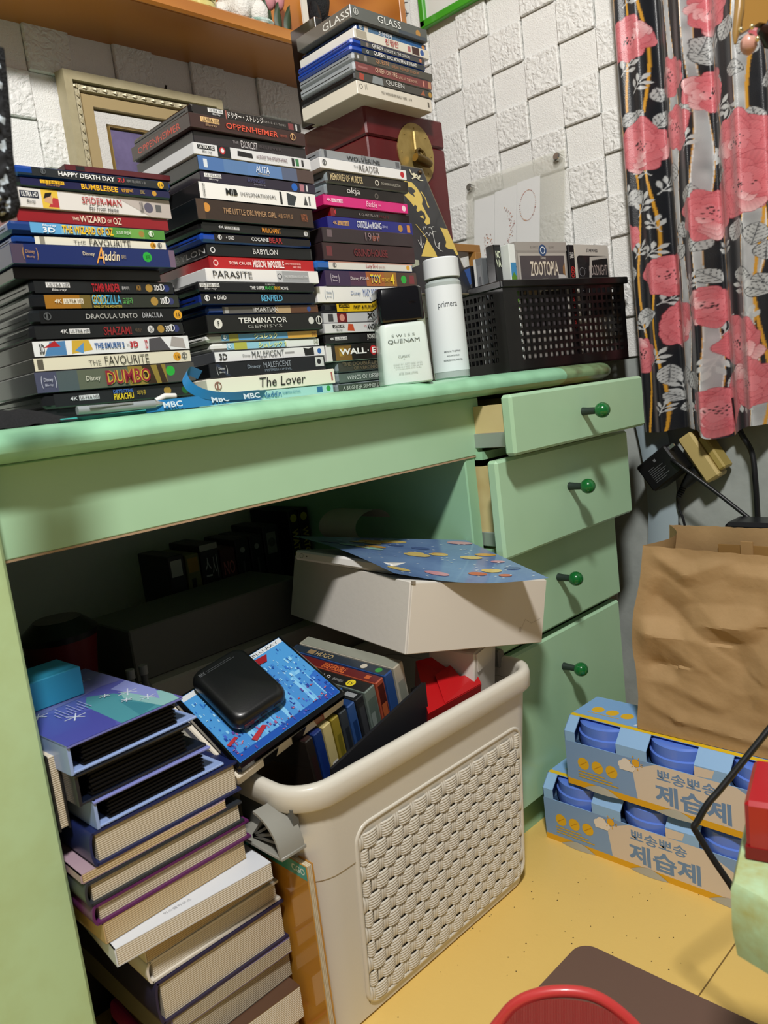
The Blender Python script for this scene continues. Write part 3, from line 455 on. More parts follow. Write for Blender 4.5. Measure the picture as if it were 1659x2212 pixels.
RIGHT = [
 ('b', '#84878a', '#8d9092', [('r', .04, .07, .15, .85, '#4a4c50'), ('t', 'THE', .47, .53, .66, .86, '#33363a'), ('t', 'WOLVERINE', .295, .70, .18, .62, '#2a2c30', .01), ('r', .91, .96, .2, .8, '#5a5c60')], 'grey steel case with dark capital title', (.0, .985)),
 ('s', '#dcdcdc', '#e4e3e2', [('b', .04, '#3a3a3a'), ('t', 'THE', .36, .41, .46, .66, '#4a4642', -.004), ('t', 'READER', .42, .65, .22, .80, '#4a4642', -.006), ('c', .945, .5, .3, '#b8202a')], 'white box with thin grey title and red sticker', (0, 1)),
 ('b', '#7d878c', '#262019', [('t', 'MEMORIES OF MURDER', .045, .41, .24, .78, '#cdb98c', .004), ('o', .585, .5, .24, '#d9d4c6'), ('t', 'THE CRITERION COLLECTION', .63, .87, .38, .58, '#b9b4a6', .0)], 'clear-ended case with narrow cream title on brown', (.01, .985)),
 ('b', '#7d878c', '#1b1513', [('t', 'okja', .24, .40, .20, .86, '#d9d6d2', -.002), ('o', .61, .4, .24, '#6a625c')], 'clear-ended dark case with short lowercase white title', (.01, .985)),
 ('s', '#b81a62', '#d3287a', [('k', .03, .21, '#f0d8e4', '#c02a70'), ('t', 'Barbie', .475, .60, .26, .80, '#f2b8d2', .012, .1), ('t', '바비', .62, .65, .4, .6, '#f2b8d2'), ('c', .945, .5, .3, '#f2d0de')], 'hot pink glossy box', (0, 1)),
 ('s', '#7a1018', '#1c1213', [('p', [(.03, .5), (.055, .2), (.055, .8)], '#b8323a'), ('t', 'A QUIET PLACE', .325, .575, .30, .62, '#9a9290', -.002), ('t', 'PART II', .585, .71, .30, .60, '#6a1c20', -.002)], 'black spined box with red edges', (.04, 1)),
 ('s', '#221f6e', '#262a7c', [('k', .05, .23, '#d0a05a', '#262a7c'), ('t', 'GODZILLA', .315, .46, .26, .80, '#e0e2ea', .012), ('t', 'v KONG', .465, .60, .26, .80, '#e0e2ea', .02), ('t', '고질라 VS 콩', .61, .675, .40, .60, '#c9cbe0'), ('c', .84, .5, .28, '#b98a3a'), ('r', .925, .965, .2, .8, '#d08a3a')], 'indigo box with white block title', (0, 1)),
 ('s', '#2b2226', '#352a2d', [('r', .045, .095, .35, .85, '#6a5a5e'), ('t', '1917', .44, .60, .24, .82, '#8a7478', .006), ('t', '1917', .52, .60, .24, .60, '#b0604a', .006)], 'dark plum wrapped box with four-digit title', (0, 1)),
 ('s', '#2a1d1f', '#3a2426', [('r', .035, .09, .25, .8, '#6a3034'), ('t', 'GRINDHOUSE', .31, .675, .28, .72, '#6e262a', .02)], 'dark maroon wrapped box with dim red title', (0, 1)),
 ('b', '#2a5fa8', '#d9d7cf', [('b', .17, '#555555'), ('r', .12, .99, .82, .95, '#b98a7a'), ('t', 'Lady Bird', .48, .60, .26, .74, '#a8323a', .008), ('t', '레이디 버드', .61, .68, .32, .62, '#a8625a'), ('c', .935, .5, .3, '#d9a030')], 'thin white case with blue end and red blackletter title', (.11, .985)),
 ('s', '#33264a', '#51304a', [('r', .0, .25, .02, .98, '#3c2a4a'), ('r', .42, .62, .02, .98, '#a8602e'), ('r', .62, .76, .02, .98, '#9a6a2c'), ('r', .76, 1, .02, .98, '#4a352c'), ('d', .09, '#d9cfd8'), ('t', 'Disney PIXAR', .25, .445, .36, .62, '#e4dcd8', .0), ('t', 'TOY', .46, .58, .22, .80, '#2f5f9a', .06), ('t', 'TOY', .46, .58, .22, .80, '#f0cf2e', .02), ('t', 'STORY', .585, .675, .32, .56, '#e0b83a', .01), ('t', '4', .68, .73, .14, .84, '#f0cf2e', .02), ('c', .845, .5, .28, '#28a83a'), ('r', .91, .97, .2, .8, '#7a2a30')], 'purple to orange box with yellow title and green sticker', (0, 1)),
 ('s', '#e2e1de', '#e6e6e2', [('d', .11, '#4a6a8a'), ('t', 'Disney', .33, .43, .40, .70, '#3f5f8f', .0), ('t', 'MARY POPPINS', .455, .66, .38, .86, '#3f5f9f', -.002), ('t', 'RETURNS', .52, .63, .12, .32, '#3f5f9f', .0)], 'white box with blue title', (0, 1)),
 ('b', '#15151a', '#d8b21e', [('u', .16, .27, '#17150e', '#d8b21e', '#2a240c'), ('t', 'FAST & FURIOUS', .305, .56, .38, .72, '#17150e', .02, .1), ('t', '홉스 & 쇼', .48, .60, .14, .30, '#4a3d10')], 'yellow spined case with black end', (.13, .985)),
 ('s', '#8a8c8e', '#bcbec0', [('r', .05, .10, .12, .9, '#3a3a3c'), ('r', .14, .24, .04, .96, '#6a2024'), ('c', .19, .5, .36, '#c98a7a'), ('t', 'X-MEN', .45, .70, .42, .94, '#17181a', .03), ('t', 'DARK PHOENIX', .45, .70, .12, .32, '#2a2c2e', .0)], 'silver box with dark red portrait square', (0, 1)),
 ('s', '#a9aaac', '#d4d5d5', [('u', .085, .205, '#2a2a2c', W1, '#2a2a2c'), ('p', [(.235, .2), (.31, .15), (.30, .85), (.25, .9)], '#c0502e'), ('t', 'THE', .41, .44, .55, .72, '#b8202a'), ('t', 'ANGRY BIRDS', .445, .665, .24, .84, '#17181a', .03), ('t', '2', .67, .69, .4, .86, '#b8202a', .03)], 'pale grey box with orange blot and black scrawled title', (0, 1)),
 ('b', '#121214', '#141416', [('k', .05, .23, '#d5d5d5', '#1a1a1a'), ('t', 'JOKER', .44, .57, .22, .84, '#cfcfca', .012), ('t', '조커', .58, .61, .45, .65, '#a9a9a9')], 'black case with rough white five-letter title', (0, .985)),
 ('s', '#d9d9d6', '#17130f', [('r', .09, .26, .04, .96, '#7a5a22'), ('r', .13, .18, .3, .8, '#a8842e'), ('t', 'WALL', .13, .42, .38, .74, '#f0efec', .03), ('c', .445, .56, .05, '#f0efec'), ('c', .505, .56, .30, '#c02028'), ('t', 'E', .485, .525, .38, .74, '#f5f0ec', .03), ('c', .60, .5, .2, '#3a2c22'), ('o', .68, .55, .2, '#d9d9d4')], 'thick case with bold white title and red disc', (.05, 1)),
 ('b', '#7d878c', '#3d3c34', [('t', 'THE DOUBLE LIFE', .06, .48, .56, .90, '#6c5f48', .01), ('t', 'OF VERONIQUE', .18, .52, .12, .46, '#6c5f48', .01), ('r', .57, .62, .06, .94, '#5c6062'), ('o', .595, .5, .2, '#1a1a1a')], 'clear-ended dark olive case with two-line title', (.01, .985)),
 ('b', '#7d878c', '#5a6660', [('t', 'WINGS OF DESIRE', .10, .50, .28, .70, '#cfd3d0', -.002), ('r', .50, .57, .06, .94, '#a9adac'), ('r', .57, .62, .06, .94, '#80878a'), ('o', .595, .5, .2, '#1a1a1a')], 'grey green case with handwritten white title', (.01, .985)),
 ('b', '#7d878c', '#434c44', [('t', 'A BRIGHTER SUMMER DAY', .06, .52, .26, .70, '#c9cdc6', .0, .1), ('r', .56, .62, .06, .94, '#a0482f'), ('r', .62, .70, .06, .94, '#7a3226'), ('o', .59, .5, .2, '#1a1a1a')], 'green grey case with slanted title and rust block', (.01, .985)),
]
TOP = [
 ('s', '#5c5d58', '#60635f', [('b', .06, '#c9cbc6'), ('t', 'GLASS', .33, .63, .30, .82, '#e4e6e2', .0), ('c', .87, .45, .28, '#b98a4a'), ('r', .6, .98, .02, .30, '#4c545c'), ('S', 'GLASS', .5, .98, .2, .75, '#d9dbd6')], 'thick grey box with white capital title', (0, 1)),
 ('b', '#1e3c72', '#4f6f8c', [('b', .07, '#c9cbc6'), ('r', .12, .17, .1, .9, '#c9c0b4'), ('r', .0, .20, .06, .12, '#6a6d70'), ('t', '초능력자', .30, .49, .22, .86, '#e4e8ea', .006), ('r', .6, .97, .1, .9, '#2f5f94'), ('c', .94, .5, .34, '#c98a4a')], 'blue case with white foreign handwriting', (.04, .985)),
 ('s', '#d9d8d2', '#d8d4c6', [('r', .03, .16, .1, .9, '#a8a08e'), ('t', '친절한', .39, .57, .2, .84, '#a82a30', .008), ('r', .70, .74, .2, .8, '#a86a6a'), ('r', .76, .86, .1, .9, '#4a3430'), ('c', .90, .5, .32, '#3f5f9a')], 'cream box with red foreign lettering', (0, 1)),
 ('b', '#1c47a8', '#4c4d4c', [('c', .20, .5, .3, '#8a7a72'), ('t', 'QUEEN', .26, .40, .20, .86, '#eceae6', .012), ('t', 'A NIGHT AT THE ODEON', .415, .76, .26, .70, '#dcdad6', .004), ('c', .92, .5, .3, '#c07a5a')], 'bright blue plastic case, upper of two, with white title', (.11, .985)),
 ('b', '#1c47a8', '#3c4245', [('o', .21, .5, .24, '#c9cbc8'), ('t', 'QUEEN', .28, .43, .20, .86, '#eceae6', .02), ('t', 'ROCK MONTREAL & LIVE AID', .45, .86, .22, .76, '#eceae6', .012)], 'bright blue plastic case, lower of two, with white title', (.13, .985)),
 ('b', '#8a9094', '#56544c', [('r', .05, .07, .3, .7, '#c9c9c6'), ('r', .13, .16, .2, .8, '#8a8680'), ('t', 'QUEEN', .26, .41, .26, .82, '#c08a62', -.002), ('t', 'LIVE AT WEMBLEY STADIUM', .45, .79, .30, .62, '#b9805c', -.002)], 'grey clear case with copper title', (.015, .985)),
 ('b', '#9aa0a4', '#7c4644', [('r', .05, .16, .4, .6, '#a06a66'), ('t', 'QUEEN ON FIRE', .25, .52, .28, .82, '#dcc0a4', -.002), ('t', 'LIVE AT THE BOWL', .54, .78, .30, .60, '#cfae94', -.002), ('r', .86, .88, .2, .8, '#c98a7a'), ('r', .93, .97, .15, .85, '#b98a6a')], 'clear case with dusty rose spine', (.015, .985)),
 ('b', '#17181a', '#4f4d48', [('p', [(.05, .2), (.10, .1), (.11, .8), (.06, .9)], '#a84a3a'), ('p', [(.20, .1), (.34, .1), (.33, .9), (.22, .95)], '#8a8f90'), ('t', 'QUEEN', .37, .60, .26, .90, '#d9d9d4', -.004), ('c', .95, .45, .32, '#b9924a'), ('p', [(.82, .15), (.88, .2), (.86, .85)], '#a8654a')], 'black case with grey photo print and serif title', (.0, .985)),
 ('s', '#d9d2c2', '#dcd5c6', [('o', .05, .6, .18, '#5a564c'), ('r', .10, .105, .4, .8, '#6a655a'), ('r', .12, .125, .45, .85, '#6a655a'), ('t', 'YOU WERE NEVER REALLY HERE', .30, .64, .42, .62, '#5c574c', .004), ('t', '#14', .665, .71, .42, .62, '#5c574c'), ('r', .94, .965, .3, .7, '#6a655a')], 'thick cream box with tiny grey title', (0, 1)),
]
GEO = {'left': [(0.4151, 0.7972, 0.9898, 0.0109, 0.1718),
 (0.413, 0.7968, 0.9802, 0.0096, 0.1722),
 (0.4123, 0.8003, 0.9606, 0.0196, 0.1688),
 (0.4095, 0.8029, 0.9476, 0.013, 0.1665),
 (0.3998, 0.7977, 0.9351, 0.0124, 0.1714),
 (0.4014, 0.7992, 0.9247, 0.0104, 0.1698),
 (0.3988, 0.7921, 0.9048, 0.0199, 0.177),
 (0.3938, 0.8051, 0.8927, 0.0121, 0.1596),
 (0.4088, 0.8049, 0.8779, 0.0147, 0.1647),
 (0.4074, 0.7997, 0.8622, 0.0157, 0.1694),
 (0.4045, 0.7969, 0.8471, 0.0151, 0.1721),
 (0.4024, 0.7953, 0.8316, 0.0155, 0.1737),
 (0.4021, 0.7937, 0.8152, 0.0164, 0.1753),
 (0.4006, 0.7929, 0.8012, 0.014, 0.1762),
 (0.4002, 0.7916, 0.7799, 0.0214, 0.1789),
 (0.4019, 0.7947, 0.7642, 0.0156, 0.1743)], 'mid': [(0.6248, 0.8013, 1.0792, 0.0128, 0.166),
 (0.6213, 0.7961, 1.0621, 0.017, 0.1709),
 (0.6247, 0.801, 1.0465, 0.0156, 0.1663),
 (0.6214, 0.7942, 1.0326, 0.014, 0.1728),
 (0.6247, 0.7949, 1.0163, 0.0163, 0.1721),
 (0.6255, 0.7956, 1.0032, 0.013, 0.1714),
 (0.6199, 0.7924, 0.9836, 0.0196, 0.1746),
 (0.6126, 0.7924, 0.9599, 0.0238, 0.1746),
 (0.613, 0.7971, 0.9479, 0.012, 0.17),
 (0.6138, 0.7986, 0.9367, 0.0112, 0.1686),
 (0.6181, 0.8031, 0.9219, 0.0147, 0.1616),
 (0.6193, 0.8031, 0.9069, 0.0151, 0.1613),
 (0.6125, 0.7949, 0.8909, 0.0159, 0.1721),
 (0.5977, 0.7896, 0.8781, 0.0128, 0.1776),
 (0.5994, 0.7915, 0.8643, 0.0138, 0.1756),
 (0.6072, 0.7963, 0.8532, 0.0111, 0.1707),
 (0.6035, 0.7913, 0.832, 0.0212, 0.1757),
 (0.6014, 0.7969, 0.8219, 0.0101, 0.1702),
 (0.6058, 0.7988, 0.8114, 0.0105, 0.1683),
 (0.6074, 0.7958, 0.7981, 0.0133, 0.1712),
 (0.5976, 0.7903, 0.7802, 0.0179, 0.1768),
 (0.601, 0.7896, 0.7608, 0.0194, 0.195),
 (0.599, 0.7896, 0.7485, 0.0123, 0.1919)], 'right': [(0.8291, 0.8181, 1.06, 0.0134, 0.158),
 (0.8271, 0.8139, 1.0452, 0.0147, 0.1683),
 (0.8355, 0.8165, 1.0283, 0.017, 0.166),
 (0.8298, 0.8181, 1.0122, 0.0161, 0.158),
 (0.8249, 0.8152, 0.9976, 0.0146, 0.1671),
 (0.8336, 0.8181, 0.9844, 0.0132, 0.158),
 (0.8283, 0.8145, 0.9664, 0.018, 0.1678),
 (0.8112, 0.8046, 0.947, 0.0194, 0.1774),
 (0.8097, 0.8046, 0.9232, 0.0238, 0.1792),
 (0.7992, 0.8046, 0.9104, 0.0127, 0.19),
 (0.8078, 0.8046, 0.8895, 0.0209, 0.1791),
 (0.7913, 0.8046, 0.8678, 0.0217, 0.1811),
 (0.7969, 0.8046, 0.8545, 0.0133, 0.1786),
 (0.7947, 0.8046, 0.8409, 0.0137, 0.1784),
 (0.7929, 0.8046, 0.827, 0.0139, 0.1775),
 (0.792, 0.8055, 0.8126, 0.0143, 0.1765),
 (0.7936, 0.808, 0.7896, 0.023, 0.174),
 (0.8086, 0.8114, 0.7744, 0.0152, 0.1706),
 (0.8076, 0.8123, 0.7599, 0.0146, 0.1698),
 (0.8043, 0.8101, 0.7472, 0.0127, 0.1719)], 'top': [(1.037, 0.9246, 1.322, 0.021, 0.1784),
 (1.0461, 0.9317, 1.3096, 0.0124, 0.1705),
 (1.0383, 0.9253, 1.2943, 0.0153, 0.176),
 (1.0303, 0.9261, 1.2837, 0.0106, 0.1753),
 (1.0279, 0.9256, 1.2729, 0.0109, 0.1758),
 (1.0371, 0.9246, 1.2593, 0.0136, 0.1916),
 (1.0345, 0.9246, 1.2438, 0.0154, 0.1876),
 (1.034, 0.9246, 1.2298, 0.014, 0.1881),
 (1.0313, 0.9246, 1.2085, 0.0214, 0.1794)]}
STK = (('left', LEFT, 'left stack', 'disc cases in the left stack'), ('mid', MID, 'tall middle stack', 'disc cases in the tall middle stack'),
       ('right', RIGHT, 'stack behind the bottles', 'disc cases in the stack behind the bottles'), ('top', TOP, 'stack on the chest', 'disc cases stacked on the chest'))
for key, rows, where, grp in STK:
    g = GEO[key]
    for i, (kind, body, base, els, look, u) in enumerate(rows):
        geo = list(g[i]); yaw = random.uniform(-.012, .012)
        lab = f'{look}, {ORD[i] if i < len(rows) - 1 else "lowest"} in {where}'
        if 'stack' in look: lab = look
        if kind == 'b':   # the plastic tray shows beyond the printed paper
            pass
        disc_case(geo, kind, body, base, els, lab, grp, yaw, u)
# things on and under the left stack
disc_case((.392, .800, .7485, .0155, .170), 's', '#141416', '#1a1a1c', [], 'plain black case lying under the left stack on the desktop', 'loose cases', .02)
disc_case((.462, .840, 1.0007, .012, .125), 's', '#3a3034', '#4a3c3e', [('r', .02, .98, .1, .5, '#5c4c4c')], 'short grey brown case under the thin red book on left stack', 'loose cases', -.02)
tb = MB().box(-.0625, .0625, 0, .13, 0, .0065, .0006)
o = tag(link('thin_book', mesh_of('thin_book', tb, mat('#3c1516', .5)), None, (.463, .838, 1.0132), (0, 0, -.02)), 'thin dark red hardback lying on top of the left stack', 'book')
pt = Paint((-.0625, 0, 0), (1, 0, 0), (0, 0, 1), (0, -1, 0)); pt.rect(.001, .124, .0006, .0058, '#5a2124').rect(.012, .022, .001, .0055, '#222222')
pt.build('spine_print', o)

# ------------------------------------------------------------------ bottles on the desk edge
def glass(col='#ffffff', rough=.03, ior=1.47): return mat(col, rough, trans=1.0, ior=ior)
fr = (math.cos(-.20), math.sin(-.20))
q = thing('lotion_bottle', 'frosted square lotion bottle with black cap beside the disc stacks', 'bottle', (.800, .757, ZT), (0, 0, -.60))
def sq(h, z): return [(x, y, z) for x, y in rrect(-h, h, -h * .72, h * .72, .008, 4)]
mb = MB(); secs = [(.0325, 0), (.0345, .002), (.0345, .004), (.0322, .076), (.030, .081), (.022, .084)]
ring = [sq(h, z) for h, z in secs]; n = len(ring[0])
mb.add([p for r in ring for p in r], [(a * n + k, a * n + (k + 1) % n, (a + 1) * n + (k + 1) % n, (a + 1) * n + k) for a in range(len(secs) - 1) for k in range(n)] + [tuple(range(n)), tuple(range((len(secs) - 1) * n, len(secs) * n))])
obj('bottle_body', mb, mat('#cfdcd6', .28, coat=.4, var=.3, vscale=18, col2='#e6efe9'), q, smooth=35)
mb = MB(); secs = [(.0312, .084), (.0325, .0865), (.0318, .126), (.0295, .1285)]
ring = [sq(h, z) for h, z in secs]
mb.add([p for r in ring for p in r], [(a * n + k, a * n + (k + 1) % n, (a + 1) * n + (k + 1) % n, (a + 1) * n + k) for a in range(len(secs) - 1) for k in range(n)] + [tuple(range(n)), tuple(range((len(secs) - 1) * n, len(secs) * n))])
obj('cap', mb, mat('#0b0b0f', .10, coat=.6), q, smooth=35)
p = Paint((-.032, -.0254, .004), (1, 0, 0), (0, .0286, 1), (0, -1, 0)); p.h = .0007
p.text('S W I S S', .014, .046, .0595, .063, '#8a938f').text('QUENAM', .008, .052, .0505, .0565, '#5b6460', -.004)
p.text('CLASSIC', .020, .036, .032, .035, '#8a938f'); p.rect(.0265, .0285, .0295, .0299, '#5b6460')
for k, (a, b) in enumerate(((.012, .052), (.012, .052), (.014, .050))): p.text('quenam as a stable leader on the', a, b, .0225 - k * .003, .0245 - k * .003, '#9aa39f')
p.text('AFTER SHAVE LOTION', .018, .044, .0095, .0118, '#8a938f'); p.build('label_lettering', q)

q = thing('toner_bottle', 'tall round white toner bottle with white cap next to the black basket', 'bottle', (.945, .795, ZT))
R_ = .0275
obj('bottle_glass', MB().lathe([(R_ - .003, 0), (R_, .003), (R_, .144), (R_ - .003, .148), (.015, .149)], n=40), mat('#aab4b2', .12, coat=.5), q, smooth=35)
obj('paper_label', MB().lathe([(R_ + .0003, .012), (R_ + .0003, .139)], n=40, cap=False), mat('#dfe5e8', .45), q, smooth=60)
obj('cap', MB().lathe([(R_ - .001, .151), (R_ + .0002, .152), (R_ - .0004, .1785), (R_ - .002, .1805), (R_ - .006, .181)], n=40), mat('#dde2e4', .22, coat=.4), q, smooth=35)
obj('bottle_neck', MB().lathe([(R_ - .0035, .147), (R_ - .0035, .152)], n=32), mat('#54605a', .15, coat=.5), q, smooth=60)
def curved_text(parent, txts, R0, mid, col):
    mb = MB()
    for (t, w, z0, z1, bold) in txts:
        v, f, a = text_geo(t, bold); s0 = len(mb.v)
        for pt_ in v: pass
        mb.add([(R0 * math.sin((pt_[0] - .5) * w / R0 + mid), -R0 * math.cos((pt_[0] - .5) * w / R0 + mid), z0 + pt_[1] * (z1 - z0)) for pt_ in v], f)
    return obj('label_lettering', mb, mat(col, .5), parent, recalc=False)
curved_text(q, [('primera', .030, .1045, .1155, -.004), ('MEN IN THE PINK', .026, .040, .0425, .004), ('AQUA SHIELD', .020, .0335, .036, .004), ('REFRESHING WATER', .030, .027, .0295, .004)], R_ + .0008, -.70, '#4a5056')

# ------------------------------------------------------------------ black perforated basket and what stands in it
BY = -.175
bk = thing('storage_basket', 'black perforated plastic basket holding cases on the desk corner', 'basket', (1.067, .772, ZT), (0, 0, BY))
BL, BD, BH = .300, .185, .146
BPL = mat('#0c0a0b', .28, coat=.25)
def wall_grid(L, nx, nz, x_lo, x_hi, z_lo, z_hi, t=.0022):
    """a wall in the XZ plane with real rectangular holes"""
    mb = MB()
    mb.box(0, L, 0, t, 0, z_lo).box(0, L, 0, t, z_hi, BH); mb.box(0, x_lo, 0, t, z_lo, z_hi).box(x_hi, L, 0, t, z_lo, z_hi)
    px_, pz = (x_hi - x_lo) / nx, (z_hi - z_lo) / nz
    for i in range(nx + 1):
        mb.box(max(x_lo, x_lo + i * px_ - px_ * .16), min(x_hi, x_lo + i * px_ + px_ * .16), 0, t, z_lo, z_hi)
    for j in range(nz + 1):
        mb.box(x_lo, x_hi, .0001, t - .0001, max(z_lo, z_lo + j * pz - pz * .19), min(z_hi, z_lo + j * pz + pz * .19))
    return mb
obj('front_wall', wall_grid(BL, 20, 9, .028, BL - .010, .016, .132), BPL, bk)
w_ = wall_grid(BD, 14, 9, .022, BD - .022, .016, .132); w_.xf(Matrix.Rotation(PI / 2, 4, 'Z')); obj('end_wall', w_, BPL, bk)
w_ = wall_grid(BD, 14, 9, .022, BD - .022, .016, .132); w_.xf(Matrix.Translation((BL, 0, 0)) @ Matrix.Rotation(PI / 2, 4, 'Z')); obj('end_wall', w_, BPL, bk)
w_ = wall_grid(BL, 20, 9, .012, BL - .012, .016, .132); w_.xf(Matrix.Translation((0, BD, 0))); obj('rear_wall', w_, BPL, bk)
obj('basket_bottom', MB().box(0, BL, 0, BD, 0, .003), BPL, bk)
rim = MB()
for (x0, x1, y0, y1) in ((-.006, BL + .006, -.006, .0005), (-.006, BL + .006, BD - .0005, BD + .006), (-.006, .0005, 0, BD), (BL - .0005, BL + .006, 0, BD)):
    rim.box(x0, x1, y0, y1, BH - .011, BH + .001, .0015)
obj('rim', rim, BPL, bk)
BM = Matrix.Translation(bk.location) @ Matrix.Rotation(BY, 4, 'Z')
def in_basket(x, y, rz=0.): return tuple(BM @ Vector((x, y, .0035))), (0, 0, BY + rz)
def standing(name, x, y, w, d, h, m, label, cat, rz=0., b=.0012, group='cases standing in the black basket'):
    loc, rot = in_basket(x, y, rz)
    return tag(link(name, mesh_of(name, MB().box(0, w, 0, d, 0, h, b), m, 30), None, loc, rot), label, cat, group)
# a big boxed set and a square picture book face out, slim cases stand edge-on at the left
z = standing('boxed_set', .047, .012, .122, .052, .207, mat('#8f8b86', .35, coat=.3), 'grey boxed disc set with cut-out metal lettering standing in basket', 'boxed set')
p = Paint((0, 0, 0), (1, 0, 0), (0, 0, 1), (0, -1, 0)); p.rect(.004, .118, .05, .188, '#b0aca6').rect(.008, .114, .06, .184, '#4d484b').rect(0, .122, .192, .2065, '#9d9994')
p.disc(.063, .193, .0095, '#2a4a74').text('BLU-RAY 3D', .034, .053, .196, .200, '#55514c').text('BLU-RAY', .078, .092, .196, .200, '#55514c').ring(.063, .193, .006, .0015, '#dfe6ea')
p.text('Disney', .057, .069, .177, .183, '#c9c4bc', .0).text('ZOOTOPIA', .030, .098, .151, .175, '#5a5248', .06).text('ZOOTOPIA', .030, .098, .151, .175, '#d9d0c0', .012).text('주토피아', .057, .071, .1435, .1475, '#a9a298')
p.poly([(.008, .122), (.02, .136), (.034, .140), (.05, .130), (.05, .118)], '#a08a66').rect(.048, .10, .124, .131, '#c9c7c4').rect(.052, .096, .118, .126, '#1c1a1c').poly([(.096, .14), (.114, .138), (.114, .152), (.097, .153)], '#c6c2be').poly([(.108, .155), (.114, .150), (.114, .172), (.109, .166)], '#8f6a44')
p.build('front_print', z, .4)
s_ = Paint((0, .052, 0), (0, -1, 0), (0, 0, 1), (-1, 0, 0)); s_.text('3D', .008, .026, .182, .202, '#d9d6d0', .02).disc(.016, .125, .008, '#b8b4ae'); s_.rect(0, .052, .166, .168, '#6f6b66'); s_.build('side_print', z, .4)
g = standing('picture_book', .196, .020, .10, .016, .205, mat('#c9c6bf', .5), 'square grey picture book with black window design, rightmost in basket', 'book', .06)
p = Paint((0, 0, 0), (1, 0, 0), (0, 0, 1), (0, -1, 0))
p.rect(.0, .1, .0, .205, '#c2bfb8').poly(rrect(.008, .096, .08, .186, .006), '#17171a').poly([(.03, .08), (.034, .08), (.050, .178), (.096, .182), (.096, .186), (.044, .184)], '#b5b2ac')
p.text('STARWARS', .036, .068, .192, .198, '#222226', .03).text('GOODNIGHT', .040, .092, .152, .170, '#b9a9a4', -.006).text('DARTH VADER', .036, .092, .130, .146, '#b9a9a4', -.006)
p.ring(.020, .158, .008, .001, '#7a7a7e')
for k in range(14): p.disc(random.uniform(.012, .03), random.uniform(.10, .175), .0005, '#cfcfd4', n=6)
p.build('cover_print', g, .5)
k_ = standing('picture_book', .176, .014, .016, .10, .203, mat('#121114', .45), 'thick black book spine with red upright lettering between two grey covers', 'book', .03)
p = Paint((.016, 0, 0), (0, 0, -1), (1, 0, 0), (0, -1, 0)); p.o = Vector((0, 0, .2)); p.text('STAR', .010, .020, .003, .013, '#d9d9d6', .02).text('GOODNIGHT DARTH VADER', .034, .14, .003, .0125, '#c8322c', .01); p.build('spine_print', k_, .5)
obj('page_block', MB().box(.0162, .022, .004, .098, .003, .199), mat('#cfc9b8', .8), k_)
slim = [(.0045, .1, '#7a1830', 'thin dark pink case, first at the left end of basket'), (.0045, .072, '#141416', 'slim black case with red outlined spine in basket'), (.0045, .050, '#17181c', 'slim black case with blue patch in basket'),
        (.0045, .030, '#63676a', 'silver and white case edge in basket'), (.012, .006, '#101012', 'black case with white block letters in basket'), (.029, .004, '#d5dcd8', 'white and green case next to the grey boxed set')]
hs = (.170, .178, .182, .190, .205, .203)
for k, ((x, y, c, lab), h) in enumerate(zip(slim, hs)):
    o = standing('slim_case', (.006, .006, .006, .008, .012, .030)[k], (.128, .104, .080, .054, .026, .010)[k], (.10, .11, .12, .030, .016, .014)[k], (.020, .018, .020, .020, .020, .052)[k], h, mat(c, .25, coat=.4), lab, 'disc case')
    s_ = Paint((0, (.020, .018, .020, .020, .020, .052)[k], 0), (0, -1, 0), (0, 0, 1), (-1, 0, 0)); wd = (.020, .018, .020, .020, .020, .052)[k]
    f_ = Paint((0, 0, 0), (1, 0, 0), (0, 0, 1), (0, -1, 0)); wf = (.10, .11, .12, .030, .016, .014)[k]
    if k == 1: s_.rect(.003, wd - .003, .03, h - .01, '#5a2a24').rect(.0042, wd - .0042, .031, h - .011, '#141416')
    if k == 2: s_.rect(.001, wd - .001, h - .03, h - .004, '#1d4f9c').disc(wd / 2, h - .045, .006, '#d9d9d9').disc(wd / 2, h - .045, .0035, '#17181c')
    if k == 3: s_.rect(.0, .006, .0, h, '#dfe0de').rect(.009, wd - .002, .04, h - .012, '#7a7d80').rect(.010, wd - .004, h - .05, h - .03, '#4a4c50')
    if k == 4: f_.text('NO', .003, .0135, h - .022, h - .010, '#d9e4c8', .02).text('VA', .003, .0135, h - .036, h - .024, '#d9e4c8', .02)
    if k == 5: f_.rect(.001, wf - .001, h - .03, h - .002, '#dfe4e2').rect(.001, wf - .001, .10, h - .03, '#3f87b8').poly([(.001, .10), (wf - .001, .10), (wf - .001, .150), (.007, .158), (.001, .150)], '#5a8a2e')
    s_.build('spine_print', o); f_.build('front_print', o)

# ------------------------------------------------------------------ wooden riser, chest, poster and acrylic stand behind
WOODO = wave_mat('orange_pine', '#b9772c', '#9c5c1c', 5.5, 'Z', .32, 9, .05, .6)
riser = thing('wooden_riser', 'small wooden riser carrying the chest at the back of desk', 'stand', (1.10, 1.04, ZT))
RM = mat('#a07238', .45, var=.4, vscale=12, col2='#7d5524')
obj('top_board', MB().box(-.145, .145, -.095, .15, .232, .2465, .001), RM, riser)
for sx in (-1, 1):
    for y in (-.09, .135): obj('leg', MB().box(sx * .132 - .009, sx * .132 + .009, y - .009, y + .009, 0, .232, .001), RM, riser)
chest = thing('wooden_chest', 'dark red lacquered wooden chest with round brass lock plate', 'chest', (.985, .957, .9955))
CM = mat('#5c181b', .33, coat=.2, var=.5, vscale=7, col2='#3f1012', bump=.08, bscale=80)
obj('chest_body', MB().box(0, .198, 0, .160, 0, .167, .0025), CM, chest); obj('lid', MB().box(-.0005, .1985, -.0005, .1605, .1685, .2165, .003), CM, chest)
BR = mat('#ab955a', .42, .45, var=.5, vscale=40, col2='#7d682f', bump=.1, bscale=90)
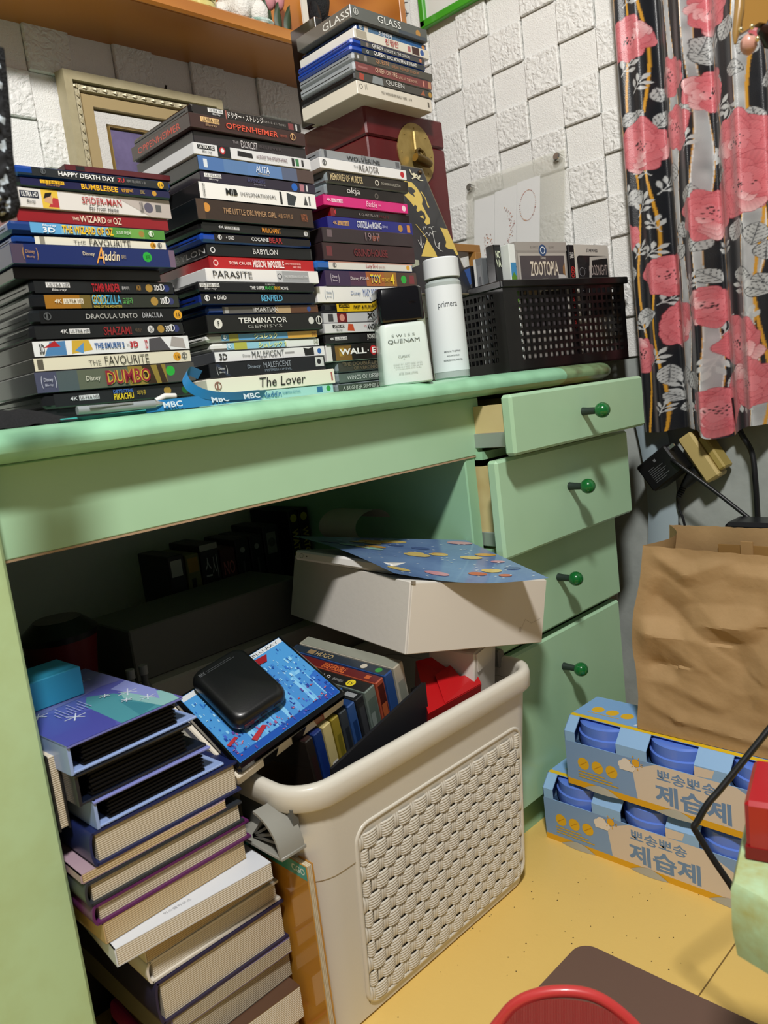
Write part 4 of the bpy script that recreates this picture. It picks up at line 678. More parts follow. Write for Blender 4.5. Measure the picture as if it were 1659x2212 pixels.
pl = MB(); pl.prism(circ(.117, .150, .046, 36, .052), -.0022, 0, 'y'); obj('lock_plate', pl, BR, chest, smooth=30)
st = MB()
for a in range(8): st.lathe([(.0018, 0), (.0012, .0012)], (0, 0, 0), 8); st.xf(Matrix.Translation((.117 + .038 * math.cos(a * PI / 4), -.0022, .150 + .043 * math.sin(a * PI / 4))) @ Matrix.Rotation(PI / 2, 4, 'X'), len(st.v) - 16)
obj('stud', st, BR, chest)
obj('hasp', MB().box(.110, .124, -.007, -.002, .150, .188, .002), BR, chest)
obj('padlock', MB().tube([(.100, -.013, .140), (.108, -.013, .138), (.128, -.013, .134), (.138, -.013, .132)], [.007, .0085, .0085, .006], 14).tube([(.106, -.013, .142), (.108, -.010, .153), (.117, -.009, .157), (.126, -.010, .152), (.128, -.013, .140)], .0026, 8), mat('#6f5a30', .4, .9), chest, smooth=40)
bx = tag(obj('cream_box', MB().box(0, .15, 0, .10, 0, .0, .001) if False else MB().box(0, .150, 0, .115, 0, .0080, .001), mat('#d6cbb0', .6), None, (.975, .965, 1.2122), (0, 0, 0)), 'flat cream carton between the chest lid and its disc stack', 'carton')
bb = thing('upright_box', 'tall black upright box with copper foreign lettering beside the chest stack', 'box', (.968, 1.030, 1.2125))
obj('sleeve', MB().box(0, .017, 0, .066, 0, .158, .001), mat('#0e0c0d', .22, coat=.4), bb)
p = Paint((0, .066, 0), (0, -1, 0), (0, 0, 1), (-1, 0, 0))
for k, ch in enumerate('올드보이'): p.text(ch, .034, .052, .092 - k * .0155, .1045 - k * .0155, '#8a5a3a', .004)
p.rect(.030, .0315, .045, .105, '#7a4f34').rect(.054, .0555, .045, .105, '#7a4f34'); p.build('copper_lettering', bb)

# picture panel leaning on the chest
ex = (1, 0, 0); lean = Vector((0, .074, .193)).normalized(); nrm = Vector((0, -lean.z, lean.y))
pp = thing('portrait_poster', 'black and yellow portrait print panel leaning against the chest', 'picture', (1.091, .8755, .9565)); PW, PH = .150, .245
off = -.075
mb = MB(); o0 = Vector((-PW, 0, 0)) + lean * off
def onp(x, y, d=0.): return o0 + Vector((x, 0, 0)) + lean * y + nrm * d
mb.add([onp(x, y, d) for d in (0, -.004) for x, y in ((0, 0), (PW, 0), (PW, PH), (0, PH))], [(0, 1, 2, 3), (4, 7, 6, 5), (0, 4, 5, 1), (1, 5, 6, 2), (2, 6, 7, 3), (3, 7, 4, 0)])
obj('board', mb, mat('#6b6350', .5), pp)
p = Paint(onp(0, 0), (1, 0, 0), lean, nrm)
p.rect(.002, PW - .002, .002, PH - .002, '#26272a')
YG = '#cdb257'
def pcv(pts): return [(PW - (540 + (y - 200) * .434 - x) * .0001015, .075 + .174 * (2160 - y) / 2010) for x, y in pts]
p.poly(pcv([(60, 560), (270, 575), (400, 700), (500, 850), (525, 960), (500, 1060), (560, 1160), (620, 1280), (690, 1380), (690, 1490), (600, 1520), (545, 1470), (590, 1370), (560, 1260), (480, 1200), (390, 1245), (360, 1210), (385, 1130), (330, 1080), (300, 1130), (240, 1050), (80, 900)]), YG)
p.poly(pcv([(150, 700), (260, 690), (360, 770), (300, 830), (340, 915), (200, 840)]), '#26272a').poly(pcv([(440, 1350), (520, 1310), (540, 1390), (470, 1370)]), YG)
p.poly(pcv([(470, 770), (500, 760), (600, 900), (640, 1020), (690, 1110), (650, 1120), (610, 1000), (580, 900)]), YG)
p.poly(pcv([(450, 2230), (590, 1850), (640, 1900), (780, 2100), (840, 2230)]), YG).poly(pcv([(940, 1560), (1125, 1580), (1200, 1740), (1385, 2150), (1330, 2170), (1260, 2040), (1120, 2030), (1050, 1980), (1080, 1880), (1020, 1720)]), YG)
def scrawl(pts, c, w=.0009):
    q_ = pcv(pts)
    for a, b in zip(q_[:-1], q_[1:]): p.line(a, b, w, c)
WS = '#c9c9c4'
scrawl([(500, 1580), (520, 1640), (540, 1560), (570, 1600), (590, 1540)], WS); scrawl([(650, 1590), (690, 1560), (710, 1600), (750, 1550), (790, 1560)], WS); scrawl([(500, 1780), (560, 1740), (600, 1700), (650, 1770), (680, 1680), (720, 1740), (760, 1660), (830, 1650)], WS)
scrawl([(720, 1600), (760, 1800), (800, 1980), (870, 2050), (910, 1900), (860, 1950), (900, 2080), (980, 2100)], WS, .0012); scrawl([(330, 1540), (440, 1660), (560, 1800), (600, 1860)], '#cdb257', .0016); scrawl([(370, 1880), (430, 2000), (440, 1800), (460, 2060), (500, 1950)], WS)
scrawl([(210, 280), (260, 400), (330, 360), (300, 440), (380, 380), (430, 470), (470, 390)], '#d6cfae', .0026); scrawl([(260, 500), (350, 440), (460, 510), (540, 500)], '#d6cfae', .0022)
p.build('portrait_print', pp, .45)
obj('corner_stud', MB().lathe([(.004, 0), (.004, .003), (.002, .0045)], (0, 0, 0), 12).xf(frame(onp(PW - .012, PH - .010), (1, 0, 0), lean, nrm)), mat('#5c4a34', .4, .7), pp)

# small grey-green card box behind the toner bottle
cb = tag(obj('card_box', MB().box(0, .055, 0, .035, 0, .195, .001), mat('#b3b7a0', .6), None, (.925, .862, ZT), (0, 0, .1)), 'pale grey green card box behind the toner bottle', 'carton')
p = Paint((0, 0, 0), (1, 0, 0), (0, 0, 1), (0, -1, 0))
for k in range(8): p.rect(.008, .008 + (.024, .03, .02, .028, .022, .03, .018, .026)[k], .150 - k * .0075, .1512 - k * .0075, '#8a8e7c')
p.build('print', cb)

ac = thing('acrylic_display', 'clear acrylic display frame with metal standoffs against the white wall', 'display frame', (1.372, .966, .9485))
ACM = mat('#e8e8dc', .04, alpha=.16, coat=.6)
AW, AH = .242, .215; al = math.atan2(.034, .2)
AF = Matrix.Rotation(al, 4, 'Y')
def acr(name, mb, m, smooth=None): mb.xf(AF); return obj(name, mb, m, ac, smooth=smooth)
acr('front_sheet', MB().box(-.0030, -.0012, -AW / 2, AW / 2, 0, AH, .0004), ACM); acr('back_sheet', MB().box(.0012, .0030, -AW / 2, AW / 2, 0, AH, .0004), ACM)
for y in (-1, 1):
    for zz in (.012, AH - .014):
        s_ = MB().lathe([(.0075, -.006), (.0075, .006), (.0062, .0075)], (0, 0, 0), 20); s_.xf(Matrix.Translation((-.004, y * (AW / 2 - .013), zz)) @ Matrix.Rotation(-PI / 2, 4, 'Y')); acr('standoff', s_, mat('#b6b4ae', .22, .95), 40)
cy = (.074, .019, -.037); cw = (.053, .055, .055)
for k in range(3):     # three printed cards, figures left as loose confetti swirls
    card = acr('card', MB().box(-.0009, .0009, cy[k] - cw[k] / 2, cy[k] + cw[k] / 2, .036 - k * .001, .172 + k * .004, .0004), mat('#dfe0e4', .5))
    p = Paint(Vector((-.0010, cy[k] + cw[k] / 2, .036)), (0, -1, 0), (0, 0, 1), (-1, 0, 0))
    for i in range(46):
        t = i / 46 * 6.28
        if k == 2: x, y_ = .027 + .019 * math.cos(t), .092 + .030 * math.sin(t)
        elif k == 1: x, y_ = .026 + .02 * math.sin(t * .5) + random.uniform(-.006, .006), .02 + i * .0018
        else: x, y_ = .040 + random.uniform(-.012, .010), .012 + i * .001
        r_ = random.uniform(.0007, .0016); p.poly([(x - r_, y_), (x, y_ - r_ * .7), (x + r_ * 1.4, y_ + r_ * .4), (x, y_ + r_)], random.choice(['#8c2f2c', '#a8452e', '#6e2024', '#b8763a']))
    pm = p.mb; pm.xf(AF); p.build('confetti_print', card)

# ------------------------------------------------------------------ picture frame and shelf on the back wall
pf = thing('framed_picture', 'ornate cream picture frame on the back wall behind the discs', 'picture frame', (.79, 1.3095, 1.20))
FM = mat('#b3a888', .4, .15, var=.4, vscale=20, col2='#8a7d5c', bump=.2, bscale=120)
FW, FH = .155, .120
def fbar(a, b, y0, y1, z0, z1, m, name): obj(name, MB().box(a, b, y0, y1, z0, z1, .002), m, pf)
for nm, a, b_, y0, y1, m_ in (('outer_moulding', 0, .018, -.026, .0, FM), ('bead_strip', .018, .030, -.020, -.001, mat('#c0b698', .38, .2, bump=.9, bscale=260)), ('inner_moulding', .030, .052, -.016, -.001, mat('#b09a70', .4, .2)), ('linen_mat', .052, .074, -.009, -.001, mat('#d3d0cb', .8, bump=.5, bscale=500)), ('gold_fillet', .074, .079, -.011, -.001, mat('#a58a52', .4, .4))):
    r_ = MB()
    def rc(i_): return [(-FW + i_, -FH + i_), (FW - i_, -FH + i_), (FW - i_, FH - i_), (-FW + i_, FH - i_)]
    lp = [(x, y1, z_) for x, z_ in rc(a)] + [(x, y0, z_) for x, z_ in rc(a + .002)] + [(x, y0, z_) for x, z_ in rc(b_ - .002)] + [(x, y1, z_) for x, z_ in rc(b_)]
    r_.add(lp, [(k * 4 + i_, k * 4 + (i_ + 1) % 4, (k * 4 + 4 + (i_ + 1) % 4) % 16, (k * 4 + 4 + i_) % 16) for k in range(4) for i_ in range(4)])
    obj(nm, r_, m_, pf)
lf = MB()
for k in range(16):
    for (x, z_, dx, dz) in ((-FW + .024, -FH + .02 + k * .014, .003, .006), (-FW + .02 + k * .018, FH - .024, .006, .003)):
        lf.add([(x - dx, -.0205, z_), (x, -.024, z_ - dz * .6), (x + dx, -.0205, z_), (x, -.024, z_ + dz * .6)], [(0, 1, 3), (1, 2, 3)])
obj('leaf_ornament', lf, mat('#b8ad8c', .4, .1), pf)
obj('canvas', MB().box(-FW + .079, FW - .079, -.006, -.002, -FH + .079, FH - .079), mat('#70658c', .6, var=.6, vscale=16, col2='#3c3450'), pf)
tag(obj('wall_nail', MB().tube([(.835, 1.318, 1.3245), (.835, 1.300, 1.326), (.835, 1.297, 1.331)], .0022, 8), mat('#2a2522', .5, .6)), 'small dark nail sticking from the wall above the picture frame', 'nail')

sh = thing('wall_shelf', 'orange pine wall shelf above the desk with small ornaments', 'shelf', (.8, 1.25, 1.388))
PINE = wave_mat('pine_board', '#b5742e', '#9a5c20', 3.2, 'Z', .3, 10, .05, .5); PINE2 = wave_mat('pine_edge', '#c58238', '#a8682a', 3.5, 'Z', .28, 8, .05, .5)
sl = lambda n_, mb, m: obj(n_, mb, m, sh)
sl('bottom_board', MB().box(-.50, .555, -.086, .068, 0, .022, .001), PINE); sl('front_strip', MB().box(-.50, .555, -.096, -.086, -.001, .0235, .004), PINE2)
sl('upright', MB().box(.262, .275, -.088, .068, .022, .40, .001), PINE2); sl('upright_edge', MB().box(.2615, .2755, -.0905, -.088, .022, .40), mat('#d9d2c4', .5))
sl('upright', MB().box(.538, .555, -.088, .068, .022, .40, .001), PINE2); sl('back_board', MB().box(-.5, .555, .060, .068, .022, .40), PINE)
SH = Vector(sh.location); ZS = SH.z + .0225
def on_shelf(px_, py_, Y): return onY(px_, py_, Y)
# white furry ornament
fx = .950
a = thing('plush_figure', 'white fluffy animal ornament sitting on the wall shelf', 'ornament', (fx, 1.20, ZS))
def blob(c, r, n=18, m=12, amp=.0, seed=0):
    rs = np.random.RandomState(seed); mb = MB()
    def fn(u, v):
        th_, ph = u * 2 * PI, (v - .5) * PI * .999
        k = 1 + amp * (math.sin(th_ * 9 + v * 17) * .5 + math.sin(th_ * 14 - v * 29) * .5)
        return (c[0] + r[0] * k * math.cos(ph) * math.cos(th_), c[1] + r[1] * k * math.cos(ph) * math.sin(th_), c[2] + r[2] * k * math.sin(ph))
    return mb.grid(n, m, fn, closed_u=True)
FUR = mat('#e2dfd8', .9, bump=1.5, bscale=220, sheen=.3)
obj('body', blob((0, 0, .048), (.040, .034, .048), 32, 20, .05), FUR, a, smooth=80); obj('leg', blob((-.018, -.022, .022), (.018, .020, .024), 20, 12, .05), FUR, a, smooth=80); obj('leg', blob((.020, -.022, .022), (.018, .020, .024), 20, 12, .05), FUR, a, smooth=80)
obj('tail', blob((-.044, .0, .022), (.014, .014, .014), 14, 10, .05), FUR, a, smooth=80); obj('floral_base', MB().lathe([(.030, 0), (.032, .004), (.030, .008)], (.022, -.014, 0), 20), mat('#d3e0da', .4, var=.8, vscale=90, col2='#3f7a64'), a, smooth=40)
t = thing('tulip_ornament', 'pink tulip ornament with dark leaves beside the white fluffy figure', 'ornament', (1.015, 1.19, ZS))
for k, (x, z_) in enumerate(((-.006, .062), (.016, .066))):
    obj('tulip_bud', blob((x, 0, z_), (.013, .012, .020), 16, 12, .03), mat('#c9888f', .5), t, smooth=60); obj('stem', MB().tube([(x, 0, 0), (x, 0, .045)], .002, 8), mat('#3c5230', .5), t)
for k, (x, a_) in enumerate(((-.014, -.35), (.004, .1), (.022, .4))):
    l_ = MB().grid(5, 9, lambda u, v: ((u - .5) * .018 * math.sin(PI * (v * .9 + .08)) + x + a_ * .03 * v, -.006 - .006 * math.cos((u - .5) * 3), v * .056)); obj('leaf', l_, mat('#2c3f26', .5), t, smooth=60)
c_ = thing('yellow_glass', 'small pale yellow glass jar at the left of shelf', 'jar', (.855, 1.19, ZS))
obj('jar_body', MB().lathe([(.024, 0), (.028, .004), (.030, .03), (.028, .07), (.024, .075)], n=28), mat('#cfc47a', .1, coat=.4), c_, smooth=40); obj('jar_lettering', MB().box(-.012, .012, -.0302, -.0298, .012, .014) , mat('#5a5426', .5), c_)
bdl = thing('knitted_doll', 'black knitted doll with sequin leg on the shelf next to the upright', 'doll', (1.118, 1.185, ZS))
KN = mat('#17181a', .7, bump=2, bscale=420); SEQ = mat('#2a2b2e', .25, .6, bump=2, bscale=500)
obj('leg', blob((-.012, -.01, .035), (.013, .013, .042), 18, 14, .04), SEQ, bdl, smooth=70); obj('leg', blob((.030, -.004, .040), (.017, .015, .020), 18, 14, .04), KN, bdl, smooth=70); obj('body', blob((.016, .012, .095), (.03, .022, .045), 20, 14, .03), KN, bdl, smooth=70)
obj('paw', blob((.012, -.014, .014), (.008, .008, .014), 14, 10, .03), mat('#cfc8ba', .8), bdl, smooth=70); obj('foot', blob((.035, -.012, .020), (.014, .012, .010), 14, 10, .03), KN, bdl, smooth=70)
pc = thing('patterned_card', 'white card with black geometric doodles past the shelf end', 'card', (1.362, 1.20, 1.47))
obj('card_sheet', MB().box(0, .05, 0, .0015, 0, .16), mat('#d6d6d3', .6), pc); p = Paint((0, 0, 0), (1, 0, 0), (0, 0, 1), (0, -1, 0))
for k in range(4): p.ring(.016 + .016 * (k % 2), .05 + .022 * k, .009, .002, '#1c1c1e').disc(.034 - .016 * (k % 2), .048 + .022 * k, .003, '#1c1c1e').line((.004, .04 + .022 * k), (.046, .052 + .022 * k), .0018, '#1c1c1e')
p.build('doodle_print', pc)
gb = thing('green_board', 'white board with bright green frame hanging high on the right wall', 'board', (1.4075, 1.16, 1.495))
obj('white_sheet', MB().box(-.003, .002, -.46, 0, 0, .40), mat('#d9d9d4', .4), gb)
fm_ = MB().box(-.012, .002, -.462, .002, -.002, .014, .002).box(-.012, .002, -.012, .002, 0, .40, .002).box(-.012, .002, -.462, -.448, 0, .40, .002); obj('green_edge', fm_, mat('#3f9a24', .4, coat=.2), gb)

# ------------------------------------------------------------------ laundry hamper under the desk
hp = thing('laundry_hamper', 'cream plastic laundry hamper with basket weave front full of discs', 'hamper', (.66, .80, 0))
HM = mat('#d6d1c4', .38, coat=.1, bump=.06, bscale=300)
HO = Vector(hp.location)
def hring(t, off=0., z=None, r=.040):
    x0, x1 = .462 + (.450 - .462) * t - off, .860 + (.878 - .860) * t + off; y0, y1 = .672 + (.648 - .672) * t - off, .925 + (.945 - .925) * t + off
    return [(x, y, (t * .305) if z is None else z) for x, y in rrect(x0, x1, y0, y1, max(.004, r + off), 8)]
def loft(rings):
    mb = MB(); n = len(rings[0]); mb.add([p for r in rings for p in r], [(a * n + k, a * n + (k + 1) % n, (a + 1) * n + (k + 1) % n, (a + 1) * n + k) for a in range(len(rings) - 1) for k in range(n)]); return mb
def hpart(name, mb, m=HM, smooth=35): mb.xf(Matrix.Translation(-HO)); return obj(name, mb, m, hp, smooth=smooth)
rg = [hring(0, -.006, 0), hring(0, 0, .004)] + [hring(t) for t in (.25, .5, .70)] + [hring(.705, .0012), hring(.85, .0014), hring(1, .0014)] + [hring(1, -.003)] + [hring(t, -.0035) for t in (.7, .3, .02)]
b_ = loft(rg); n = len(rg[0]); b_.add([], []); b_.f.append(tuple(range(n))); b_.m.append(0); b_.f.append(tuple(range((len(rg) - 1) * n, len(rg) * n))); b_.m.append(0)
hpart('tub', b_)
rim = loft([hring(1, o_, z_) for o_, z_ in ((.001, .306), (.010, .3062), (.0122, .3085), (.0128, .326), (.0112, .3325), (.007, .335), (.001, .3345), (-.002, .332), (-.0035, .326), (-.0035, .306), (.001, .306))])
hpart('rim', rim, HM, 50)
# weave: each horizontal bulge and each pair of upright ribs is a piece
tl = Vector((0, .648 - .672, .305)).normalized(); nrm_h = Vector((0, -tl.z, tl.y)); RH, CW_ = .0203, .0292
def wpt(x, s): return Vector((x, .672, 0)) + tl * s - HO
mb = MB(); NR = 6; prof2 = []
for r in range(NR):
    for k in range(4): prof2.append(((r + k / 4) / NR, .0016 * math.sin(PI * k / 4)))
prof2.append((1, 0)); NU = 9
def slat_fn(u, v):
    i = min(len(prof2) - 1, int(round(v * (len(prof2) - 1)))); vv, rib = prof2[i]
    a = (u - .5) * 2; bul = .0056 * (1 - a * a) ** .5 if abs(a) < 1 else 0
    arc = 0.
    return ((u - .5) * CW_ * .86, (vv - .5) * RH * (1.04 - .16 * a ** 4), bul * (1 - .18 * (2 * vv - 1) ** 4) + rib * .7 - .0010)
mb.grid(NU, len(prof2), slat_fn); slat_me = mesh_of('weave_slat', mb, HM, 70)
mb = MB()
for s_ in (-1, 1): mb.tube([(s_ * .0019, -RH * .5, -.0005), (s_ * .0019, -RH * .25, .0022), (s_ * .0019, RH * .25, .0022), (s_ * .0019, RH * .5, -.0005)], .0018, 7)
rib_me = mesh_of('upright_rib', mb, HM, 60)
ROT = frame((0, 0, 0), (1, 0, 0), tl, nrm_h)
back = MB(); back.add([wpt(.522, .020) + nrm_h * .0004, wpt(.832, .020) + nrm_h * .0004, wpt(.838, .250) + nrm_h * .0004, wpt(.525, .250) + nrm_h * .0004], [(0, 1, 2, 3)]); obj('weave_backing', back, mat('#8f8a7b', .7), hp)
for j in range(11):
    s_ = .031 + j * .0204
    for i in range(-1, 12):
        x = .541 + i * CW_ + (CW_ / 2 if j % 2 else 0)
        xr = .833 + .006 * s_ / .25
        half = 1 if .541 <= x + 1e-6 and x < xr - .012 else 0
        if half: o = link('weave_slat', slat_me, hp); o.matrix_local = Matrix.Translation(wpt(x, s_)) @ ROT
        elif .524 < x < .541: o = link('weave_slat', slat_me, hp); o.matrix_local = Matrix.Translation(wpt(.531, s_)) @ ROT @ Matrix.Diagonal((.5, 1, .8, 1))
        elif xr - .012 <= x < xr + .008: o = link('weave_slat', slat_me, hp); o.matrix_local = Matrix.Translation(wpt(min(x, xr - .007), s_)) @ ROT @ Matrix.Diagonal((.5, 1, .8, 1))
        xb = x + CW_ / 2
        if .526 < xb < xr - .001:
            o = link('upright_rib', rib_me, hp); o.matrix_local = Matrix.Translation(wpt(xb, s_)) @ ROT
brd = rrect(.520, .840, .018, .256, .020, 6)
obj('panel_border', MB().tube([wpt(x, s_) + nrm_h * .0003 for x, s_ in brd], .0032, 8, closed=True), HM, hp, smooth=60)
# grey folding handle at the near end
hd = MB(); GH = mat('#8d8c84', .4)
arc = [(.700 - .047 * math.cos(a), .272 + .042 * math.sin(a)) for a in [k * PI * .46 / 8 for k in range(9)]]
hd.prism([(y, z) for y, z in arc] + [(.700 + (y - .700) * .93, .272 + (z - .272) * .93) for y, z in arc[::-1]], .418, .450, 'x'); hd.box(.418, .452, .652, .745, .2685, .2725, .0008)
hpart('handle', hd, GH, 40)
hr = MB()
for k in range(1, 5):
    a = k * PI * .46 / 5; hr.prism([(.712, .274), (.7125, .277), (.700 - .044 * math.cos(a), .274 + .039 * math.sin(a)), (.700 - .044 * math.cos(a) - .001, .271 + .039 * math.sin(a))], .424, .450, 'x')
hr.box(.444, .452, .66, .76, .27, .312); hpart('handle_ribs', hr, mat('#5a5a55', .5), None)
hpart('clip', MB().box(.872, .886, .70, .745, .318, .345, .003), GH)

# black open carton inside, with the row of discs standing in it
bcx = thing('black_carton', 'black cardboard tray standing inside the hamper holding disc cases', 'carton', (.60, .78, .006))
BCM = mat('#14151a', .55)
fb = MB(); A, B_ = Vector((.512, .668, .328)), Vector((.684, .676, .368)); C_ = Vector((.692, .690, .02)); D_ = Vector((.522, .690, .02))
t_ = Vector((0, .004, 0)); fb.add([p - Vector(bcx.location) for p in (A, B_, C_, D_, A + t_, B_ + t_, C_ + t_, D_ + t_)], [(0, 1, 2, 3), (4, 7, 6, 5), (0, 4, 5, 1), (1, 5, 6, 2), (2, 6, 7, 3), (3, 7, 4, 0)])
obj('front_flap', fb, BCM, bcx); obj('tray_base', MB().box(-.10, .09, -.085, .10, .195, .200), BCM, bcx)
s2 = MB(); s2.add([Vector(p) - Vector(bcx.location) for p in ((.684, .676, .368), (.702, .72, .345), (.702, .72, .02), (.690, .690, .02), (.687, .676, .368), (.705, .72, .345), (.705, .72, .02), (.693, .690, .02))], [(0, 1, 2, 3), (4, 7, 6, 5), (0, 4, 5, 1), (1, 5, 6, 2), (2, 6, 7, 3), (3, 7, 4, 0)]); obj('side_flap', s2, BCM, bcx)
row = [('#5a1a20', '#7c2a2c', 'HUGO'), ]
HROW = [  # x of spine, thickness, spine colour, side colour, title, lettering colour, label
 (.500, .013, '#2a1a1a', '#241e1a', '', '#999999', 'thin brown-backed disc case at the left end of hamper row'),  # side coloured dark to stand in for the shaded hamper interior
 (.514, .014, '#152a66', '#17306a', '', '#999999', 'navy disc case second from the left in hamper row'),
 (.529, .014, '#a59a6a', '#bfb07a', '0734', '#333333', 'yellowish case with small white numbered tag in hamper row'),
 (.544, .013, '#6e6420', '#8c7c2c', '', '#222222', 'olive yellow disc case in hamper row'),
 (.558, .013, '#22262c', '#33383e', '', '#999999', 'charcoal disc case in hamper row beside the olive one'),
 (.572, .014, '#1a3462', '#2f4f86', '', '#c9c9c9', 'steel blue disc case in middle of hamper row'),
 (.587, .015, '#14161a', '#202226', 'BLADE', '#b9b9b9', 'black disc case with blue round sticker in hamper row'),
 (.604, .020, '#1b1a1b', '#6a7670', 'CLOVERFIELD', '#d5d5d2', 'black case with spaced white title and yellow sticker in hamper row'),
 (.625, .016, '#5e1c1e', '#a04a34', 'IRREVERSIBLE', '#d06a34', 'dark red case with orange title in hamper row'),
 (.643, .016, '#26303c', '#2c4c84', 'HUGO', '#b9a070', 'dark blue patterned case with gold title in hamper row'),
 (.661, .020, '#8a8c80', '#b0aa9a', '', '#777777', 'pale grey disc case at the right end of hamper row'),
]
for (x, t, sc, sd, title, lc, lab) in HROW:
    T = t - .0006; top = .358 + (x - .5) * .20
    # local frame: x along thickness, y back along the spine, z up; leaning left, spine rising to the back
    Rm = rotvec((.10, -.20, .10))
    o = link('disc_case', mesh_of('disc_case', MB().box(0, T, 0, .171, -.134, 0, .0011), mat(sd, .25, coat=.5)), None, (x, .695 + (x - .5) * .06, top)); o.rotation_euler = Rm.to_euler()
    tag(o, lab, 'disc case', 'disc cases standing in the hamper')
    p = Paint((0, .171, 0), (0, -1, 0), (1, 0, 0), (0, 0, 1)); p.rect(.002, .169, .0008, T - .0008, sc)
    e = Paint((0, 0, -.134), (1, 0, 0), (0, 0, 1), (0, -1, 0)); e.rect(.001, T - .001, .004, .132, sd)
    if title == 'CLOVERFIELD': p.text('C L O V E R F I E L D', .025, .105, .0055, .0125, lc, .01).disc(.140, T / 2, .0068, '#d9c42c').text('15', .1365, .1435, .0065, .0125, '#222222', .01).text('클로버필드', .110, .128, .006, .011, '#9a9a98'); e.rect(.002, T - .002, .01, .12, '#55625a').rect(.003, T * .55, .03, .10, '#7f8a84')
    elif title == 'IRREVERSIBLE': p.text(title, .075, .115, .002, .0125, lc, .01).rect(.148, .156, .004, .011, '#b85a30'); e.rect(.002, T - .002, .02, .128, '#4a1f1a').rect(.003, T - .003, .07, .10, '#b05a34').rect(.003, T - .003, .03, .06, '#6a625a')
    elif title == 'HUGO': p.text(title, .045, .075, .003, .0125, lc, .004).disc(.13, T / 2, .005, '#c0b8a8').disc(.155, T / 2, .005, '#2f8a3a'); p.rect(.03, .042, .003, .012, '#8a7454')
    elif title == 'BLADE': p.disc(.135, T / 2, .0062, '#1f5fae').rect(.148, .165, .003, .011, '#8a8d90'); e.rect(.002, T - .002, .01, .125, '#2a2c2e').rect(.003, T - .003, .04, .075, '#4a4c4e').rect(.003, T - .003, .08, .12, '#3a3c40')
    elif title == '0734': e.rect(.002, T - .002, .058, .082, '#d9d8d2'); e.text('0734', .003, T - .003, .066, .072, '#333333', .01)
    else: e.rect(.002, T - .002, .02, .06, '#2a2c30').rect(.003, T - .003, .07, .11, sc)
    p.build('spine_print', o, .3); e.build('end_print', o, .3)

# red carton and white carton in the hamper
rd = thing('red_carton', 'bright red folded carton with tuck flap inside the hamper', 'carton', (.74, .70, .30)); RDM = mat('#b3141a', .35, coat=.1)
Q_ = [Vector(v_) for v_ in (onZ(898, 1428, .366), onZ(1002, 1402, .366), onY(1040, 1478, .672), onY(925, 1542, .668))]; nd = (Q_[1] - Q_[0]).cross(Q_[3] - Q_[0]).normalized(); nd = nd if nd.z < 0 else -nd
mb = MB(); RO_ = Vector(rd.location); mb.add([q_ - RO_ for q_ in Q_] + [q_ + nd * .07 - RO_ for q_ in Q_], [(0, 1, 2, 3), (4, 7, 6, 5), (0, 4, 5, 1), (1, 5, 6, 2), (2, 6, 7, 3), (3, 7, 4, 0)]); obj('carton_body', mb, RDM, rd)
def rq(u, v): return (Q_[0] * (1 - u) + Q_[1] * u) * (1 - v) + (Q_[3] * (1 - u) + Q_[2] * u) * v - nd * .0012 - RO_
mb = MB(); fl_ = [rq(*q_) for q_ in ((.28, .40), (.62, .30), (.70, .62), (1.0, .72), (1.0, .99), (.30, .99))]; mb.add(fl_ + [q_ + nd * .001 for q_ in fl_], [tuple(range(6))] + [(i, (i + 1) % 6, 6 + (i + 1) % 6, 6 + i) for i in range(6)]); obj('tuck_flap', mb, RDM, rd)
wc = thing('white_carton', 'white carton wedged in the right end of hamper beside the red one', 'carton', (.782, .676, .335), (.10, .05, .30))
obj('carton_body', MB().box(0, .085, 0, .07, -.24, .040, .002), mat('#cfcac2', .5), wc); obj('tuck_flap', MB().prism([(.003, .038), (.07, .038), (.062, .012), (.012, .010)], -.002, -.0003, 'y'), mat('#d6d1c8', .5), wc)

# open 4K case with the black power bank on it, over a cream case
CR = rotvec((.493, -.217, -.006)).to_4x4(); CP = Matrix.Translation((.4136, .698, .368)) @ CR @ Matrix.Scale(.946, 4)
ck = thing('open_case', 'black disc case with bright blue city cover under the power bank', 'disc case', (0, 0, 0)); ck.matrix_world = CP
obj('case_shell', MB().box(-.003, .162, -.003, .129, -.0135, -.0008, .003), mat('#09090b', .14, coat=.6), ck, smooth=30)
obj('cover_sleeve', MB().box(.002, .156, .002, .1236, -.0008, .0, 0), mat('#3f84c6', .2, coat=.6), ck)
p = Paint((0, 0, 0), (1, 0, 0), (0, 1, 0), (0, 0, 1)); rs = random.Random(5)
p.rect(.0025, .1555, .0025, .123, '#4b93cf').rect(.0025, .1555, .0025, .028, '#1f4fa6').poly([(.0025, .028), (.05, .04), (.10, .034), (.1555, .05), (.1555, .02), (.0025, .02)], '#2f66bc').rect(.0025, .1555, .115, .123, '#cfd4d8').text('4K ULTRA HD + BLU-RAY', .03, .15, .1165, .121, '#3a3a40', .004)
p.step = .000004
for k in range(24): x = rs.uniform(.004, .14); w = rs.uniform(.006, .016); h = rs.uniform(.03, .085); p.rect(x, min(.155, x + w), .012, min(.11, .012 + h), rs.choice(['#5c9fd6', '#6fb0de', '#4587c8', '#7fbde4']))
for k in range(330):
    x = rs.uniform(.004, .152); w = rs.uniform(.0006, .003); y = rs.uniform(.004, .105) ** 1.0; h = rs.uniform(.0006, .006)
    p.rect(x, min(.155, x + w), y, min(.114, y + h), rs.choice(['#8cc8e8', '#2f6fc4', '#234f9e', '#a9d6ee', '#3f7fca'] if y > .04 else ['#2a3f9a', '#1d3f92', '#3f5fc0', '#5a4a9a', '#6fa0e0', '#9a5a8a']))
